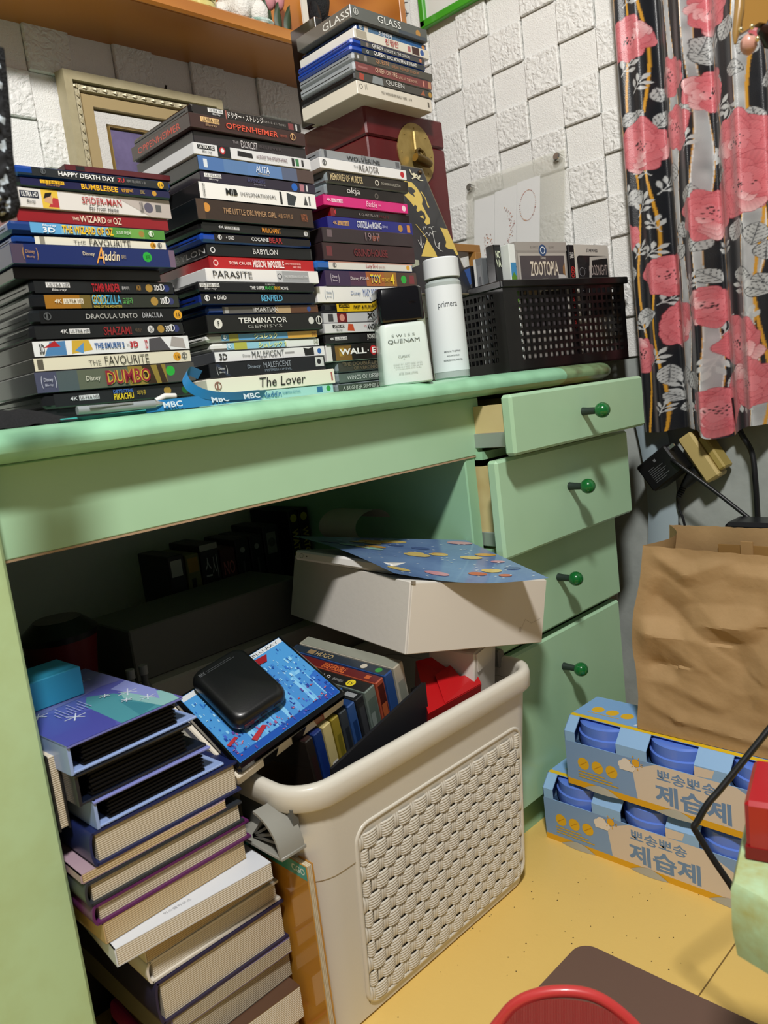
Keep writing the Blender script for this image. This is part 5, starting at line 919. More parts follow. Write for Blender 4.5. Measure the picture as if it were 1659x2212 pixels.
for k in range(30): x = rs.uniform(.004, .15); y = rs.uniform(.004, .035); p.rect(x, x + rs.uniform(.001, .003), y, y + .0012, rs.choice(['#b8404a', '#c0607a', '#d0707a']))
p.poly([(.030, .018), (.052, .026), (.056, .022), (.034, .012)], '#a8303a').poly([(.004, .03), (.018, .034), (.02, .03), (.006, .026)], '#a8303a')
p.poly([(.100, .112), (.125, .110), (.118, .100), (.096, .103)], '#8f2028'); p.build('cover_print', ck, .18, .6)
pbk = thing('power_bank', 'rounded black power bank lying on the blue disc case', 'power bank', (0, 0, 0)); pbk.matrix_world = CP @ Matrix.Translation((.020, .030, .0005))
def pillow(w, d, h, r, n=6):
    mb = MB(); rings = []
    for k in range(n + 1):
        a = -PI / 2 + PI * k / n; ins = r * (1 - math.cos(a)) ; z_ = h / 2 + (h / 2) * math.sin(a)
        rings.append([(x, y, z_) for x, y in rrect(ins * .6, w - ins * .6, ins * .6, d - ins * .6, .014, 6)])
    nn = len(rings[0]); mb.add([q_ for r_ in rings for q_ in r_], [(a * nn + k, a * nn + (k + 1) % nn, (a + 1) * nn + (k + 1) % nn, (a + 1) * nn + k) for a in range(n) for k in range(nn)] + [tuple(range(nn)), tuple(range(n * nn, (n + 1) * nn))]); return mb
obj('shell', pillow(.078, .100, .026, .013, 8), mat('#0f1011', .35, coat=.15, bump=.05, bscale=900), pbk, smooth=70)
ports = MB(); obj('usb_port', MB().box(.010, .024, -.0006, .002, .0085, .0145, .0004), mat('#4a1a1c', .4), pbk)
obj('usb_c_port', MB().prism(rrect(.034, .044, .010, .0135, .0016), -.0006, .002, 'y'), mat('#2c2c2e', .3, .6), pbk); obj('usb_c_port', MB().prism(rrect(.054, .064, .011, .0145, .0016), -.0006, .002, 'y'), mat('#2c2c2e', .3, .6), pbk)
p = Paint((0, 0, .026), (1, 0, 0), (0, 1, 0), (0, 0, 1)); p.text('MAX', .008, .016, .084, .089, '#55585a', .02); p.rect(.018, .058, .0845, .0852, '#3f4244').rect(.018, .054, .087, .0877, '#3f4244'); p.build('printed_text', pbk)
cc = thing('cream_case', 'cream white slim box under the blue disc case on the hamper rim', 'box', (0, 0, 0)); cc.matrix_world = CP @ Matrix.Translation((0, 0, -.0305)) @ Matrix.Rotation(.03, 4, 'Z')
obj('slim_box', MB().box(-.006, .163, -.004, .128, 0, .0155, .0015), mat('#d9d0bf', .5), cc)
p = Paint((-.006, -.004, 0), (1, 0, 0), (0, 0, 1), (0, -1, 0)); p.poly([(.038, 0), (.056, 0), (.060, .0155), (.036, .0155)], '#101012').poly([(.082, 0), (.098, 0), (.104, .0155), (.080, .0155)], '#101012').poly([(.122, .002), (.135, .002), (.132, .0155), (.116, .0155)], '#7a2a2a'); p.build('side_print', cc)

# white carton on top with phone box and curved blue poster
WR = rotvec((.036, .221, -.143)).to_4x4()
wx = thing('white_box', 'large white cardboard box resting aslant on top of the hamper', 'box', (.66, .68, .413)); wx.matrix_world = Matrix.Translation((.66, .68, .413)) @ WR
WBM = mat('#d3cec6', .6, bump=.12, bscale=120)
obj('carton_body', MB().box(0, .251, 0, .29, 0, .093, .0012), WBM, wx); obj('front_panel', MB().box(.002, .2505, -.0022, -.0004, .001, .0915, .0006), mat('#d6cfc4', .6), wx)
obj('corner_tab', MB().box(.001, .006, -.0035, .0, .090, .0938), mat('#8a7f70', .6), wx); p = Paint((0, -.0022, 0), (1, 0, 0), (0, 0, 1), (0, -1, 0)); p.line((.205, .022), (.212, .036), .0006, '#b3aba0').line((.212, .036), (.225, .030), .0006, '#b3aba0').line((.225, .03), (.243, .036), .0006, '#b3aba0').poly([(.200, .018), (.206, .019), (.205, .026), (.200, .025)], '#bdb5aa'); p.build('scuff_mark', wx)
PB = wx.matrix_world @ Matrix.Translation((.012, .055, .0945)) @ Matrix.Rotation(.30, 4, 'Z')
ph = thing('slim_white_box', 'flat white gadget box lying on the large white carton', 'box'); ph.matrix_world = PB
obj('gadget_box', MB().box(0, .090, 0, .175, 0, .014, .003), mat('#dcdad6', .35, coat=.2), ph, smooth=30)
p = Paint((0, .175, 0), (0, -1, 0), (0, 0, 1), (-1, 0, 0)); p.ring(.014, .007, .0035, .0006, '#7a7a78').disc(.024, .007, .0011, '#3a3a3a'); p.build('button_print', ph)
PA, PBq, PC, PD = Vector((.704, .936, .545)), Vector((.678, .700, .513)), Vector((.905, .768, .503)), Vector((.840, .579, .476)); BCW, BCD = .25, .20
card = MB()
def cardf(u, v):   # u from the left edge to the right end, v from front to back
    q_ = (PBq * (1 - v) + PA * v) * (1 - u) + (PD * (1 - v) + PC * v) * u
    return q_ + Vector((0, 0, -.010 * math.sin(PI * u) * (1 - v) + .006 * math.sin(PI * v) * (1 - u)))
bc = thing('blue_poster', 'glossy blue printed sheet curling on top of the white box', 'poster'); card.grid(24, 16, cardf)
me = mesh_of('printed_sheet', card, [mat('#5c76a6', .10, coat=.7, var=.6, vscale=14, col2='#7d9cc4')], 80); o = link('printed_sheet', me, bc)
sp_ = MB(); rs = random.Random(11); cols_ = ['#c89a4a', '#b8624a', '#8fc0b4', '#d0b870', '#4a5f90', '#c98f9a']; blobs = {}
for k in range(26):
    u0, v0 = rs.uniform(.12, .92), rs.uniform(.06, .9); r = rs.uniform(.008, .016); ci = rs.randrange(6); pts = [cardf(u0 + r * 1.3 / BCW * math.cos(a), v0 + r * .6 / BCD * math.sin(a)) + Vector((0, 0, .0007)) for a in [q_ * PI / 5 for q_ in range(10)]]
    sp_.add(pts, [tuple(range(10))], ci)
for k in range(70):
    u0, v0 = rs.uniform(.06, .97), rs.uniform(.04, .96); r = .0012; sp_.add([cardf(u0 + r * 2.2 / BCW * math.cos(a), v0 + r / BCD * math.sin(a)) + Vector((0, 0, .0007)) for a in (0, 1.57, 3.14, 4.71)], [(0, 1, 2, 3)], 6)
obj('spotted_print', sp_, [mat(c, .2, coat=.6) for c in cols_ + ['#cfdcea']], bc, recalc=False)
cl = thing('paper_curl', 'rolled pale paper sheet behind the white box in the desk recess', 'paper', (.84, .93, .50)); mb = MB()
mb.grid(20, 4, lambda u, v: (.05 * math.cos(u * 4.6 + .3) + .03 * u, .09 * v - .02, .03 + .028 * math.sin(u * 4.6 + .3))); obj('sheet', mb, mat('#b3ab9c', .7), cl, smooth=80)

# ------------------------------------------------------------------ books and albums stacked left of the hamper
def pages_mat(c1, c2): return wave_mat('pages_' + c1 + c2, c1, c2, 150, 'Z', .85, 1.2, .4, 1.0)
PG = [pages_mat('#d8cfbc', '#a89a80'), pages_mat('#cbb894', '#a88f66'), pages_mat('#e2dccd', '#b9ad98'), pages_mat('#bdb39e', '#8f846e')]
def book(xl, xr, y, z0, T, cover, pg, label, kind='hard', D=.20, yaw=0., spine=None, extra=None, tilt=0.):
    w = xr - xl; o = thing('book', label, 'book', (xl, y, z0), (0, tilt, yaw), 'books piled beside the hamper'); cm = mat(cover, .4, coat=.15)
    T -= .0006; c = .0026 if kind == 'hard' else .0007; e = .003 if kind == 'hard' else .0
    obj('page_block', MB().box(c + .001, w - e - .0005, e, D - e, c, T - c), PG[pg], o)
    cov = MB(); cov.box(0, w, 0, D, 0, c).box(0, w, 0, D, T - c, T)
    if kind == 'hard':   # rounded spine on the left
        arc = [(-.0045 * math.sin(PI * k / 8) , T / 2 - T / 2 * math.cos(PI * k / 8)) for k in range(9)]; ins = [(x + .0024, T / 2 + (z_ - T / 2) * .9) for x, z_ in arc[::-1]]
        cov.prism(arc + ins, 0, D, 'y')
    else: cov.box(0, c + .0006, 0, D, 0, T)
    obj('cover', cov, cm if not spine else mat(spine, .4, coat=.15), o, smooth=50)
    return o
def album(xl, xr, y, z0, T, top, edge, label, yaw=0., D=.19, art=0, tilt=0.):
    w = xr - xl; o = thing('photo_album', label, 'album', (xl, y, z0), (0, tilt, yaw), 'albums piled beside the hamper'); c = .0028
    obj('bottom_cover', MB().box(0, w + .018, 0, D, 0, c, .0008), mat(edge, .3, coat=.3), o); tc_ = obj('top_cover', MB().box(-.002, w + .004, -.002, D, T - c, T, .0008), mat(top, .28, coat=.35), o)
    obj('spine', MB().box(-.002, .001, 0, D, 0, T), mat(edge, .3, coat=.3), o)
    lv = MB(); n_ = 11
    for k in range(n_):
        z_ = c + .001 + (T - 2 * c - .002) * k / n_; lv.box(.012 + .001 * (k % 3), w - .004 - .0016 * (k % 2), .003 + .002 * (k % 2), D - .006, z_, z_ + (T - 2 * c) / n_ * .72)
    obj('black_leaves', lv, mat('#08080a', .55, spec=.25), o)
    if art:
        p = Paint((-.002, -.002, T), (1, 0, 0), (0, 1, 0), (0, 0, 1)); W_, D2 = w + .006, D
        p.rect(.0, W_, .0, D2, '#5a5fb4').poly([(.0, .0), (.05, 0), (.07, .05), (.03, .10), (0, .09)], '#4c50a6').poly([(.055, 0), (.115, 0), (.095, .085), (.075, .105), (.06, .08)], '#4f97a4').poly([(.075, 0), (.10, .01), (.086, .06)], '#3f8696').poly([(.10, .0), (W_, .0), (W_, .04), (.10, .08), (.092, .06)], '#8fc0c0').poly([(.11, .02), (W_, .05), (W_, .11), (.10, .10)], '#8f98d8').poly([(0, .10), (.07, .11), (.10, .12), (W_, .115), (W_, D2), (0, D2)], '#6e72b0').poly([(.12, .0), (W_, .0), (W_, .02)], '#6a5fb0')
        for (x, y_, r) in ((.040, .062, .011), (.104, .072, .011), (.106, .036, .009), (.02, .10, .010), (.090, .05, .006), (.085, .085, .006)):
            for a in range(6): p.line((x, y_), (x + r * math.cos(a * PI / 3), y_ + r * math.sin(a * PI / 3)), .0013, '#d9e2f2')
        for k in range(9): p.line((.03 + k * .004, .07), (.03 + k * .004, .085 + .008 * (k % 3)), .0009, '#a9aee0')
        p.text('FROZEN', .055, .105, .150, .158, '#a9aed6', .004); p.build('cover_print', tc_, .28, .4)
    return o
ZB = 0.0
# bottom to top, xl, xr, y, z0, thickness
book(.310, .442, .700, 0, .026, '#3a2430', 0, 'dim book on the floor at the very bottom of the book pile', D=.21)
book(.308, .443, .698, .0262, .028, '#c93a86', 0, 'hot pink hardback low in the book pile', D=.20)
book(.304, .438, .690, .0545, .040, '#5a4030', 2, 'brown covered book above the pink one in the pile', 'paper', D=.19, yaw=-.04)
book(.296, .443, .702, .0952, .033, '#8a8578', 3, 'grey paged paperback above the brown book', 'paper', D=.22, yaw=.02)
m_ = book(.292, .442, .700, .1286, .018, '#6c5f80', 3, 'lilac paperback with white foreign title in the pile', 'paper', D=.21, yaw=-.02)
book(.284, .442, .698, .1468, .047, '#2a2540', 0, 'thick dark violet hardback in lower half of book pile', D=.21)
book(.281, .440, .700, .1942, .024, '#17161a', 2, 'black hardback with white rounded spine in the pile', D=.20, spine='#d6d0c4')
book(.278, .436, .700, .2186, .022, '#cfc6b0', 1, 'cream paperback above the black hardback', 'paper', D=.20, yaw=.02)
i_ = book(.246, .420, .688, .241, .019, '#d6dae0', 2, 'white covered paperback with tiny grey title line in pile', 'paper', D=.20, yaw=-.07)
book(.244, .408, .700, .2604, .0215, '#b99c6c', 1, 'yellowed beige paperback in the middle of book pile', 'paper', D=.20, yaw=.03)
book(.241, .416, .700, .2822, .021, '#5c2458', 0, 'purple hardback in upper half of book pile', D=.21, yaw=.01)
book(.238, .411, .700, .3034, .024, '#2c3036', 0, 'dark grey hardback right above the purple one', D=.21, yaw=.01)
book(.2335, .392, .702, .3276, .010, '#a9909c', 1, 'thin paperback with pink patterned cover in the pile', 'paper', D=.21)
book(.250, .414, .700, .3378, .034, '#1a2450', 0, 'navy hardback under the albums with bulging pages', D=.21, yaw=.02)
album(.258, .382, .700, .3722, .028, '#7b83c4', '#8fa6d6', 'pale blue photo album with teal print strip, lowest of the albums', .04)
album(.246, .366, .700, .4006, .031, '#0e0f14', '#101626', 'black photo album between the two pale blue ones', .05)
album(.244, .362, .700, .4320, .029, '#6a70b8', '#8fa6d6', 'violet and teal snowflake photo album on top of the pile', .07, D=.20, art=1)
# lettering on the lilac cover and on the white cover
p = Paint((0, 0, .0174), (1, 0, 0), (0, 1, 0), (0, 0, 1)); p.text('지지와 응용', .012, .060, .017, .026, '#e0dbe6', .01).text('중음 이버트 아지가', .006, .090, .004, .014, '#e0dbe6', .01); p.build('title_lettering', m_)
p = Paint((0, 0, .0184), (1, 0, 0), (0, 1, 0), (0, 0, 1)); p.text('위스램하우스', .055, .085, .010, .014, '#7a7d84', .0); p.build('title_lettering', i_)
bx_ = tag(obj('small_blue_box', MB().box(0, .075, 0, .055, 0, .031, .001), mat('#2f93b8', .5), None, (.238, .815, .4617), (0, 0, .05)), 'small sky blue box on the albums by the desk side', 'box')
sb = thing('upright_booklet', 'narrow dark booklet with cream pages wedged beside the desk side', 'book', (.2322, .728, .372)); obj('cover', MB().box(0, .0015, 0, .15, 0, .075).box(.009, .0105, 0, .15, 0, .075), mat('#17171a', .5), sb); obj('page_block', MB().box(.0016, .0089, .002, .148, .002, .073), PG[0], sb)
# tall orange board book between pile and hamper
ob = thing('tall_book', 'tall orange wrapped book with turquoise strip standing against the hamper', 'book', (.4455, .650, 0), (0, 0, -.02))
obj('page_block', MB().box(.002, .0085, .002, .235, .002, .247), wave_mat('board_pages', '#d8cfb4', '#a8987a', 160, 'X', .7, 1), ob); obj('cover', MB().box(0, .0012, 0, .236, 0, .249, .0004).box(.0086, .0098, 0, .236, 0, .249, .0004), mat('#b8822e', .16, coat=.7), ob)
p = Paint((0, .236, 0), (0, -1, 0), (0, 0, 1), (-1, 0, 0)); p.rect(.001, .235, .232, .2485, '#4aa39c').text('CGO', .208, .232, .2365, .2445, '#dff0ec', .02); p.build('strip_print', ob, .2, .6)

# ------------------------------------------------------------------ dim things at the back of the recess
sbx = tag(obj('storage_carton', MB().box(0, .40, 0, .30, 0, .392, .003), mat('#a39c90', .7), None, (.445, .962, 0)), 'large dim whitish carton behind the hamper in the recess', 'carton')
p = Paint((0, 0, 0), (1, 0, 0), (0, 0, 1), (0, -1, 0)); p.ring(.285, .362, .012, .002, '#3a3a38').rect(.281, .289, .350, .354, '#3a3a38'); p.build('printed_symbol', sbx)
tag(obj('long_carton', MB().box(0, .30, 0, .13, 0, .074, .002), mat('#5d5b54', .7), None, (.448, .985, .3925), (.0, 0, .03)), 'long dark grey flat carton lying on the whitish carton', 'carton')
bks = [(.60, '#17181c', .030, .13), (.632, '#5a5a34', .026, .125), (.660, '#1a1a1c', .036, .135), (.698, '#3c1a1c', .030, .12), (.730, '#14161a', .028, .13), (.760, '#14161a', .028, .13), (.790, '#1c1d20', .034, .14)]
for k, (x, c, w, h) in enumerate(bks):
    o = thing('dark_book', ['black book with white square label, first in the dim back row', 'olive book in the dim back row of the recess', 'black book with white strokes in the dim back row', 'dark red book with two-letter title in the dim back row', 'black book with pale emblem, first of its pair in back row', 'black book with pale emblem, second of its pair in back row', 'black book with grey panel at the end of back row'][k], 'book', (x, 1.135, .393)); obj('cover', MB().box(0, w - .001, 0, .10, 0, h, .0015), mat(c, .5), o)
    p = Paint((0, 0, 0), (1, 0, 0), (0, 0, 1), (0, -1, 0))
    if k == 0: p.rect(.004, w - .006, h - .035, h - .008, '#9a9a92')
    if k == 1: p.rect(.003, w - .004, h - .03, h - .006, '#8a6a2c').rect(.006, .014, .02, h - .04, '#1e1e18')
    if k == 2: p.text('스시', .006, w - .006, h - .06, h - .02, '#9a9a98'); p.rect(.0, w - .002, h - .010, h, '#8a8a84')
    if k == 3: p.text('NO', .004, w - .005, h - .045, h - .022, '#a05a5a', .01)
    if k in (4, 5): p.rect(.011, .0145, .03, h - .04, '#4a4a4a').disc(.013, h - .02, .005, '#8a8a86')
    if k == 6: p.rect(.006, w - .008, h - .05, h - .012, '#6e6e66').disc(w / 2 - .001, h - .03, .008, '#4a4a44')
    p.build('spine_print', o)
for k, x in enumerate((.850, .874)):
    o = thing('tall_dark_book', ['black tall book with yellow dot, left of its pair in recess', 'black tall book with yellow dot, right of its pair in recess'][k], 'book', (x, 1.135, .0)); obj('cover', MB().box(0, .022, 0, .12, 0, .55, .001), mat('#15161a', .5), o)
    p = Paint((0, 0, 0), (1, 0, 0), (0, 0, 1), (0, -1, 0)); p.disc(.011, .535, .0075, '#a8a030')
    pt2 = Paint((0, 0, .52), (0, 0, -1), (1, 0, 0), (0, -1, 0)); pt2.text('WATCHMEN', .005, .10, .004, .018, '#a8982c', .03); pt2.build('spine_lettering', o); p.build('dot_print', o)
dk = tag(obj('dark_crate', MB().box(0, .175, 0, .32, 0, .40, .002), mat('#1d1c1b', .7), None, (.250, .955, 0)), 'dark carton at the left rear of the desk recess', 'carton')
cp = thing('red_cup', 'dark red paper tub with black lid in the dim recess', 'tub', (.375, 1.03, .4005)); obj('tub_body', MB().lathe([(.036, 0), (.046, .075)], n=28), mat('#5a0f12', .4), cp, smooth=40); obj('lid', MB().lathe([(.048, .075), (.049, .083), (.03, .100)], n=28), mat('#101010', .3), cp, smooth=30)
for k, x in enumerate((.418, .436)):
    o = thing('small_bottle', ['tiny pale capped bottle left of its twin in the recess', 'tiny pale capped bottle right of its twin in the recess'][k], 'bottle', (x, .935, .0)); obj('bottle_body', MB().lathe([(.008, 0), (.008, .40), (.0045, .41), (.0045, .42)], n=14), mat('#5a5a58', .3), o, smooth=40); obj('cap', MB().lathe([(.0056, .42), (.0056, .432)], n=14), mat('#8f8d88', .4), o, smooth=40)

# ------------------------------------------------------------------ moisture absorber cartons on the floor
def dehum(name, loc, yaw, label):
    """carton 0.33 long (along -Y from its far end), 0.105 high, sloping front lip with three round lids showing"""
    o = thing(name, label, 'carton', loc, (0, 0, yaw), 'moisture absorber packs'); LN, H, DP = .345, .106, .115
    SK = mat('#8fb6de', .5); WL = [(-.018 - .118 * k, -.088 - .118 * k) for k in range(3)]; zl = .0715
    P1 = (0, .0875); P2 = (.018, H); mb = MB()
    mb.prism([(0, 0), (0, zl), (.0012, zl), (.0012, 0)], -LN, 0, 'y'); mb.prism([P2, (DP - .016, H), (DP, .085), (DP, 0), (DP - .0012, 0), (DP - .0012, .084), (DP - .017, H - .0012), (.019, H - .0012)], -LN, 0, 'y'); mb.box(.0012, DP - .0012, -LN, 0, .0002, .0012)
    ys = [0] + [v_ for w_ in WL for v_ in w_] + [-LN]
    for i in range(0, len(ys), 2):    # strips of carton between the lid openings
        mb.prism([(0, zl), (0, P1[1]), P2, (.0192, H - .0012), (.0012, P1[1] - .0008), (.0012, zl)], ys[i + 1], ys[i], 'y')
    mb.prism([(0, 0), (0, .0875), P2, (DP - .016, H), (DP, .085), (DP, 0)], -.0012, 0, 'y'); mb.prism([(0, 0), (0, .0875), P2, (DP - .016, H), (DP, .085), (DP, 0)], -LN, -LN + .0012, 'y')
    obj('sleeve', mb, SK, o); obj('dark_interior_block', MB().box(.020, DP - .003, -LN + .003, -.003, .0014, .060), mat('#2a4464', .7), o)  # dark block added behind the lids, stands in for the carton's shaded inside
    f = Paint((0, 0, 0), (0, -1, 0), (0, 0, 1), (-1, 0, 0))
    f.rect(.0, LN, .0, zl, '#7f9fc8').rect(0, LN, 0, .010, '#dfa820')
    f.poly([(.118, .010), (.112, .056), (.150, zl), (.262, zl), (.300, .052), (.302, .010)], '#d9c9b6').poly([(.208, zl), (.230, .074), (.234, .086), (.206, .086), (.206, zl)], '#d9c9b6')
    f.text('뽀송뽀송', .150, .236, .048, .066, '#6d8db4', .02).text('제습제', .146, .254, .013, .044, '#6d8db4', .03)
    for k in range(3): f.disc(.030 + .024 * k, .040, .0098, '#e0b024').line((.024 + .024 * k, .036), (.036 + .024 * k, .044), .0014, '#c08a18')
    for k in range(3): f.rect(.020, (.066, .078, .088)[k], .0255 - .0045 * k, .0275 - .0045 * k, '#c9a63a')
    f.disc(.096, .058, .006, '#e6dccf').disc(.103, .061, .008, '#e6dccf').rect(.092, .114, .050, .058, '#e6dccf').disc(.112, .057, .0055, '#e6dccf').disc(.119, .066, .006, '#e3a92a')
    for a in range(7): f.line((.119 + .0075 * math.cos(a), .066 + .0075 * math.sin(a)), (.119 + .011 * math.cos(a), .066 + .011 * math.sin(a)), .0012, '#e3a92a')
    f.build('front_print', o, .45, .1)
    t = Paint((0, 0, H), (0, -1, 0), (1, 0, 0), (0, 0, 1)); t.rect(0, LN, .019, .0275, '#e2bc1c').rect(0, LN, .028, DP - .017, '#7fa9da')
    for k in range(3): t.disc(.028 + .025 * k, .055, .0098, '#e0b024')
    t.rect(.018, .072, .040, .042, '#c9a63a').poly([(.10, .033), (.13, .080), (.28, .080), (.30, .033)], '#dfe3ea').disc(.100, .086, .008, '#e6e6ea').disc(.110, .088, .010, '#e6e6ea').rect(.094, .130, .078, .086, '#e6e6ea'); t.build('top_print', o, .45, .1)
    for k in range(3):
        y = (WL[k][0] + WL[k][1]) / 2; obj('blue_lid', MB().lathe([(.044, .058), (.0505, .064), (.0515, .074), (.0515, .082), (.0490, .0835), (.0490, .0985), (.046, .101), (.040, .1015)], (.0535, y, 0), 48), mat('#5f83de', .28, coat=.3), o, smooth=30)
    for k in range(3):
        y = -.058 - .118 * k; e = MB(); e.grid(12, 3, lambda u, v: (-.0008 - .0035 * math.sin(PI * u) * (1 - v), y + .030 - .060 * u, .0004 + .0105 * math.sin(PI * u) * v)); obj('cup_bottom', e, mat('#a9a594', .4), o, smooth=60)
    return o
dehum('absorber_carton', (.958, .708, .0), 0, 'sky blue printed absorber carton on the floor, lower of two')
dehum('absorber_carton', (.962, .660, .1075), -.02, 'sky blue printed absorber carton stacked on top, upper of two')

# ------------------------------------------------------------------ brown paper bag
bag = thing('paper_bag', 'crumpled brown paper bag standing on the absorber cartons', 'paper bag', (.985, .548, .2145))
KR = mat('#a98a60', .75, bump=.25, bscale=130, var=.35, vscale=9, col2='#9a7b52'); KR2 = mat('#a08258', .8, bump=.2, bscale=120, var=.3, vscale=9, col2='#8c6f48')
from mathutils import noise as mnoise
CREASE = [((-.03, .200), (-.150, .122), -.012, .040, .030), ((-.088, .168), (-.160, .176), .012, .022, .030), ((-.004, .150), (-.105, .146), .012, .045, .022), ((-.016, .098), (-.048, .102), -.011, .022, .045), ((-.105, .146), (-.150, .118), .006, .03, .03),
          ((.0, .052), (-.06, .028), .004, .012, .018), ((-.06, .028), (-.30, .008), .004, .010, .016), ((-.05, .078), (-.12, .058), .003, .012, .016), ((-.18, .10), (-.24, .20), .010, .04, .03), ((-.02, .260), (-.07, .237), .006, .016, .02), ((-.07, .237), (-.12, .257), .005, .02, .016), ((-.14, .245), (-.22, .243), .004, .02, .016), ((-.01, .24), (-.02, .12), .004, .03, .02)]
def crumple(y, z, s=0.):
    d = .0045 * (abs(mnoise.noise(Vector((y * 14, z * 14, s)))) - .25) + .0012 * mnoise.noise(Vector((y * 40, z * 40, s)))
    for (ay, az), (by, bz), am, w1, w2 in CREASE:
        dy, dz = by - ay, bz - az; L2 = dy * dy + dz * dz; t = max(0., min(1., ((y - ay) * dy + (z - az) * dz) / L2)); ey, ez = y - ay - t * dy, z - az - t * dz
        side = dy * ez - dz * ey; dist = math.hypot(ey, ez); d += am * max(0., 1 - dist / (w1 if side > 0 else w2)) * (.55 + .45 * math.sin(PI * (.15 + .7 * t)))
    return d
BW_, BH_, BDp = .36, .272, .13
def bagfront(u, v):
    z = v * BH_; y = -u * BW_; edge = min(1, u * 14, 1) ; k = min(1., 12 * v, 14 * (1 - v) + .25)
    return (-crumple(y, z) * k * edge - .003 * math.sin(PI * v) + .016 * v, y + .012 * math.exp(-((z - .15) / .06) ** 2) * (1 - u) - .020 * v * (1 - u) + .0015 * mnoise.noise(Vector((z * 30, 0, 0))), z + (.0006 * math.sin(u * 620) if v > .999 else 0) - .010 * v * u)
mb = MB(); mb.grid(110, 90, bagfront); obj('front_face', mb, KR, bag, smooth=28)
def bagside(u, v):
    p0 = Vector(bagfront(0, v)); z = v * BH_
    return (p0.x + u * BDp + (.0), p0.y - (.028 * math.sin(PI * u)) * (v ** .7) + .022 * u * v, p0.z + .002 * u * v)
mb = MB(); mb.grid(16, 40, bagside); obj('gusset', mb, KR2, bag, smooth=28)
def bagback(u, v):
    p0 = Vector(bagside(1, v)); y = -u * BW_
    return (p0.x + .004 * mnoise.noise(Vector((u * 8, v * 6, 3))), p0.y + y, p0.z + (.0005 * math.sin(u * 620) if v > .999 else 0))
mb = MB(); mb.grid(60, 40, bagback); obj('rear_face', mb, KR2, bag, smooth=28)
mb = MB(); mb.grid(4, 4, lambda u, v: (.0 + v * BDp, -u * BW_, .0006)); obj('bag_bottom', mb, KR2, bag)
pt_ = [Vector(bagback(u, 1)) for u in (.22, .9)]
obj('handle_patch', MB().box(BDp + .006, BDp + .0075, -.36, -.075, .205, .250), mat('#99743f', .8), bag); obj('paper_loop', MB().box(BDp + .003, BDp + .0055, -.125, -.108, .200, .256), mat('#b08c5c', .7), bag)

# ------------------------------------------------------------------ sockets, plugs and cables on the concrete
BCAB = mat('#141518', .42); 
def cable(name, pts, r, label, n=8, sub=10, m=None):
    P_ = [Vector(p) for p in pts]; out = []
    for i in range(len(P_) - 1):
        p0, p1, p2, p3 = P_[max(0, i - 1)], P_[i], P_[i + 1], P_[min(len(P_) - 1, i + 2)]
        for k in range(sub):
            t = k / sub; out.append(.5 * ((2 * p1) + (p2 - p0) * t + (2 * p0 - 5 * p1 + 4 * p2 - p3) * t * t + (3 * p1 - p0 - 3 * p2 + p3) * t ** 3))
    out.append(P_[-1]); return tag(obj(name, MB().tube(out, r, n), m or BCAB, smooth=60), label, 'cable')
so = thing('socket_adapter', 'ivory multi-way socket adapter under the curtain on the concrete wall', 'socket', (1.388, .606, .563), (-.55, 0, 0))
IV = mat('#b9a56a', .5); obj('adapter_body', MB().box(-.020, .020, -.015, .015, -.050, .044, .004), IV, so, smooth=30); obj('adapter_side', MB().box(-.014, .022, -.029, -.015, -.043, .026, .003), mat('#a3904f', .5), so); obj('socket_hole', MB().lathe([(.014, 0), (.014, .001)], n=20).xf(Matrix.Translation((0, .0151, .018)) @ Matrix.Rotation(-PI / 2, 4, 'X')), mat('#6d6238', .6), so)
ad = thing('charger_brick', 'black charger brick with grey fine print plugged in below curtain', 'charger', (1.362, .664, .548), (-.62, 0, 0)); obj('brick_body', MB().box(-.026, .022, -.034, .036, -.030, .026, .003), mat('#131416', .35), ad, smooth=30)
p = Paint((-.026, .036, -.03), (0, -1, 0), (0, 0, 1), (-1, 0, 0))
for k in range(8): p.rect(.016, .050 - (.008, .0, .012, .004, .0, .01, .002, .02)[k], .010 + k * .0036, .0112 + k * .0036, '#55585a')
p.rect(.036, .041, .042, .047, '#6a6d70'); p.build('fine_print', ad); obj('plug_pin', MB().box(-.018, -.014, -.046, -.034, .014, .020), mat('#b9bcc0', .2, .9), ad)
pg = thing('black_plug', 'black mains plug hanging under the ivory adapter', 'plug', (1.385, .612, .520)); obj('plug_body', MB().tube([(0, 0, .012), (-.003, .012, .004), (-.006, .026, -.012)], [.013, .012, .007], 12), mat('#101113', .5), pg, smooth=50)
g_ = MB()
for k in range(6): g_.tube([(-.006, .026 + .002 * k, -.012 - .004 * k), (-.0062, .027 + .002 * k, -.014 - .004 * k)], .0065 - .0004 * k, 10)
obj('strain_relief', g_, mat('#0c0d0f', .5), pg)
cable('charger_cable', [(1.335, .637, .562), (1.33, .620, .552), (1.33, .560, .505), (1.33, .480, .438), (1.33, .40, .37)], .0036, 'black cable running slantwise from the charger brick')
cable('thin_cable', [(1.379, .640, .508), (1.385, .654, .490), (1.39, .656, .465), (1.39, .646, .425), (1.39, .64, .30)], .0024, 'thin black cable dropping behind the paper bag')
cable('thick_cable', [(1.400, .548, .660), (1.395, .540, .605), (1.395, .522, .565), (1.39, .516, .52), (1.39, .515, .44), (1.39, .515, .33)], .0050, 'thick black cable hanging down the concrete wall')
pw = thing('power_strip', 'black power strip box seen behind the paper bag', 'power strip', (1.30, .475, .33)); obj('strip_body', MB().box(-.03, .03, -.09, .05, 0, .135, .006), mat('#121317', .3), pw, smooth=30)
tag(obj('wooden_batten', MB().box(0, .012, 0, .012, 0, .50, .001), mat('#5d5a50', .8), None, (1.296, .748, 0)), 'narrow grey wooden batten beside the drawer side', 'batten')
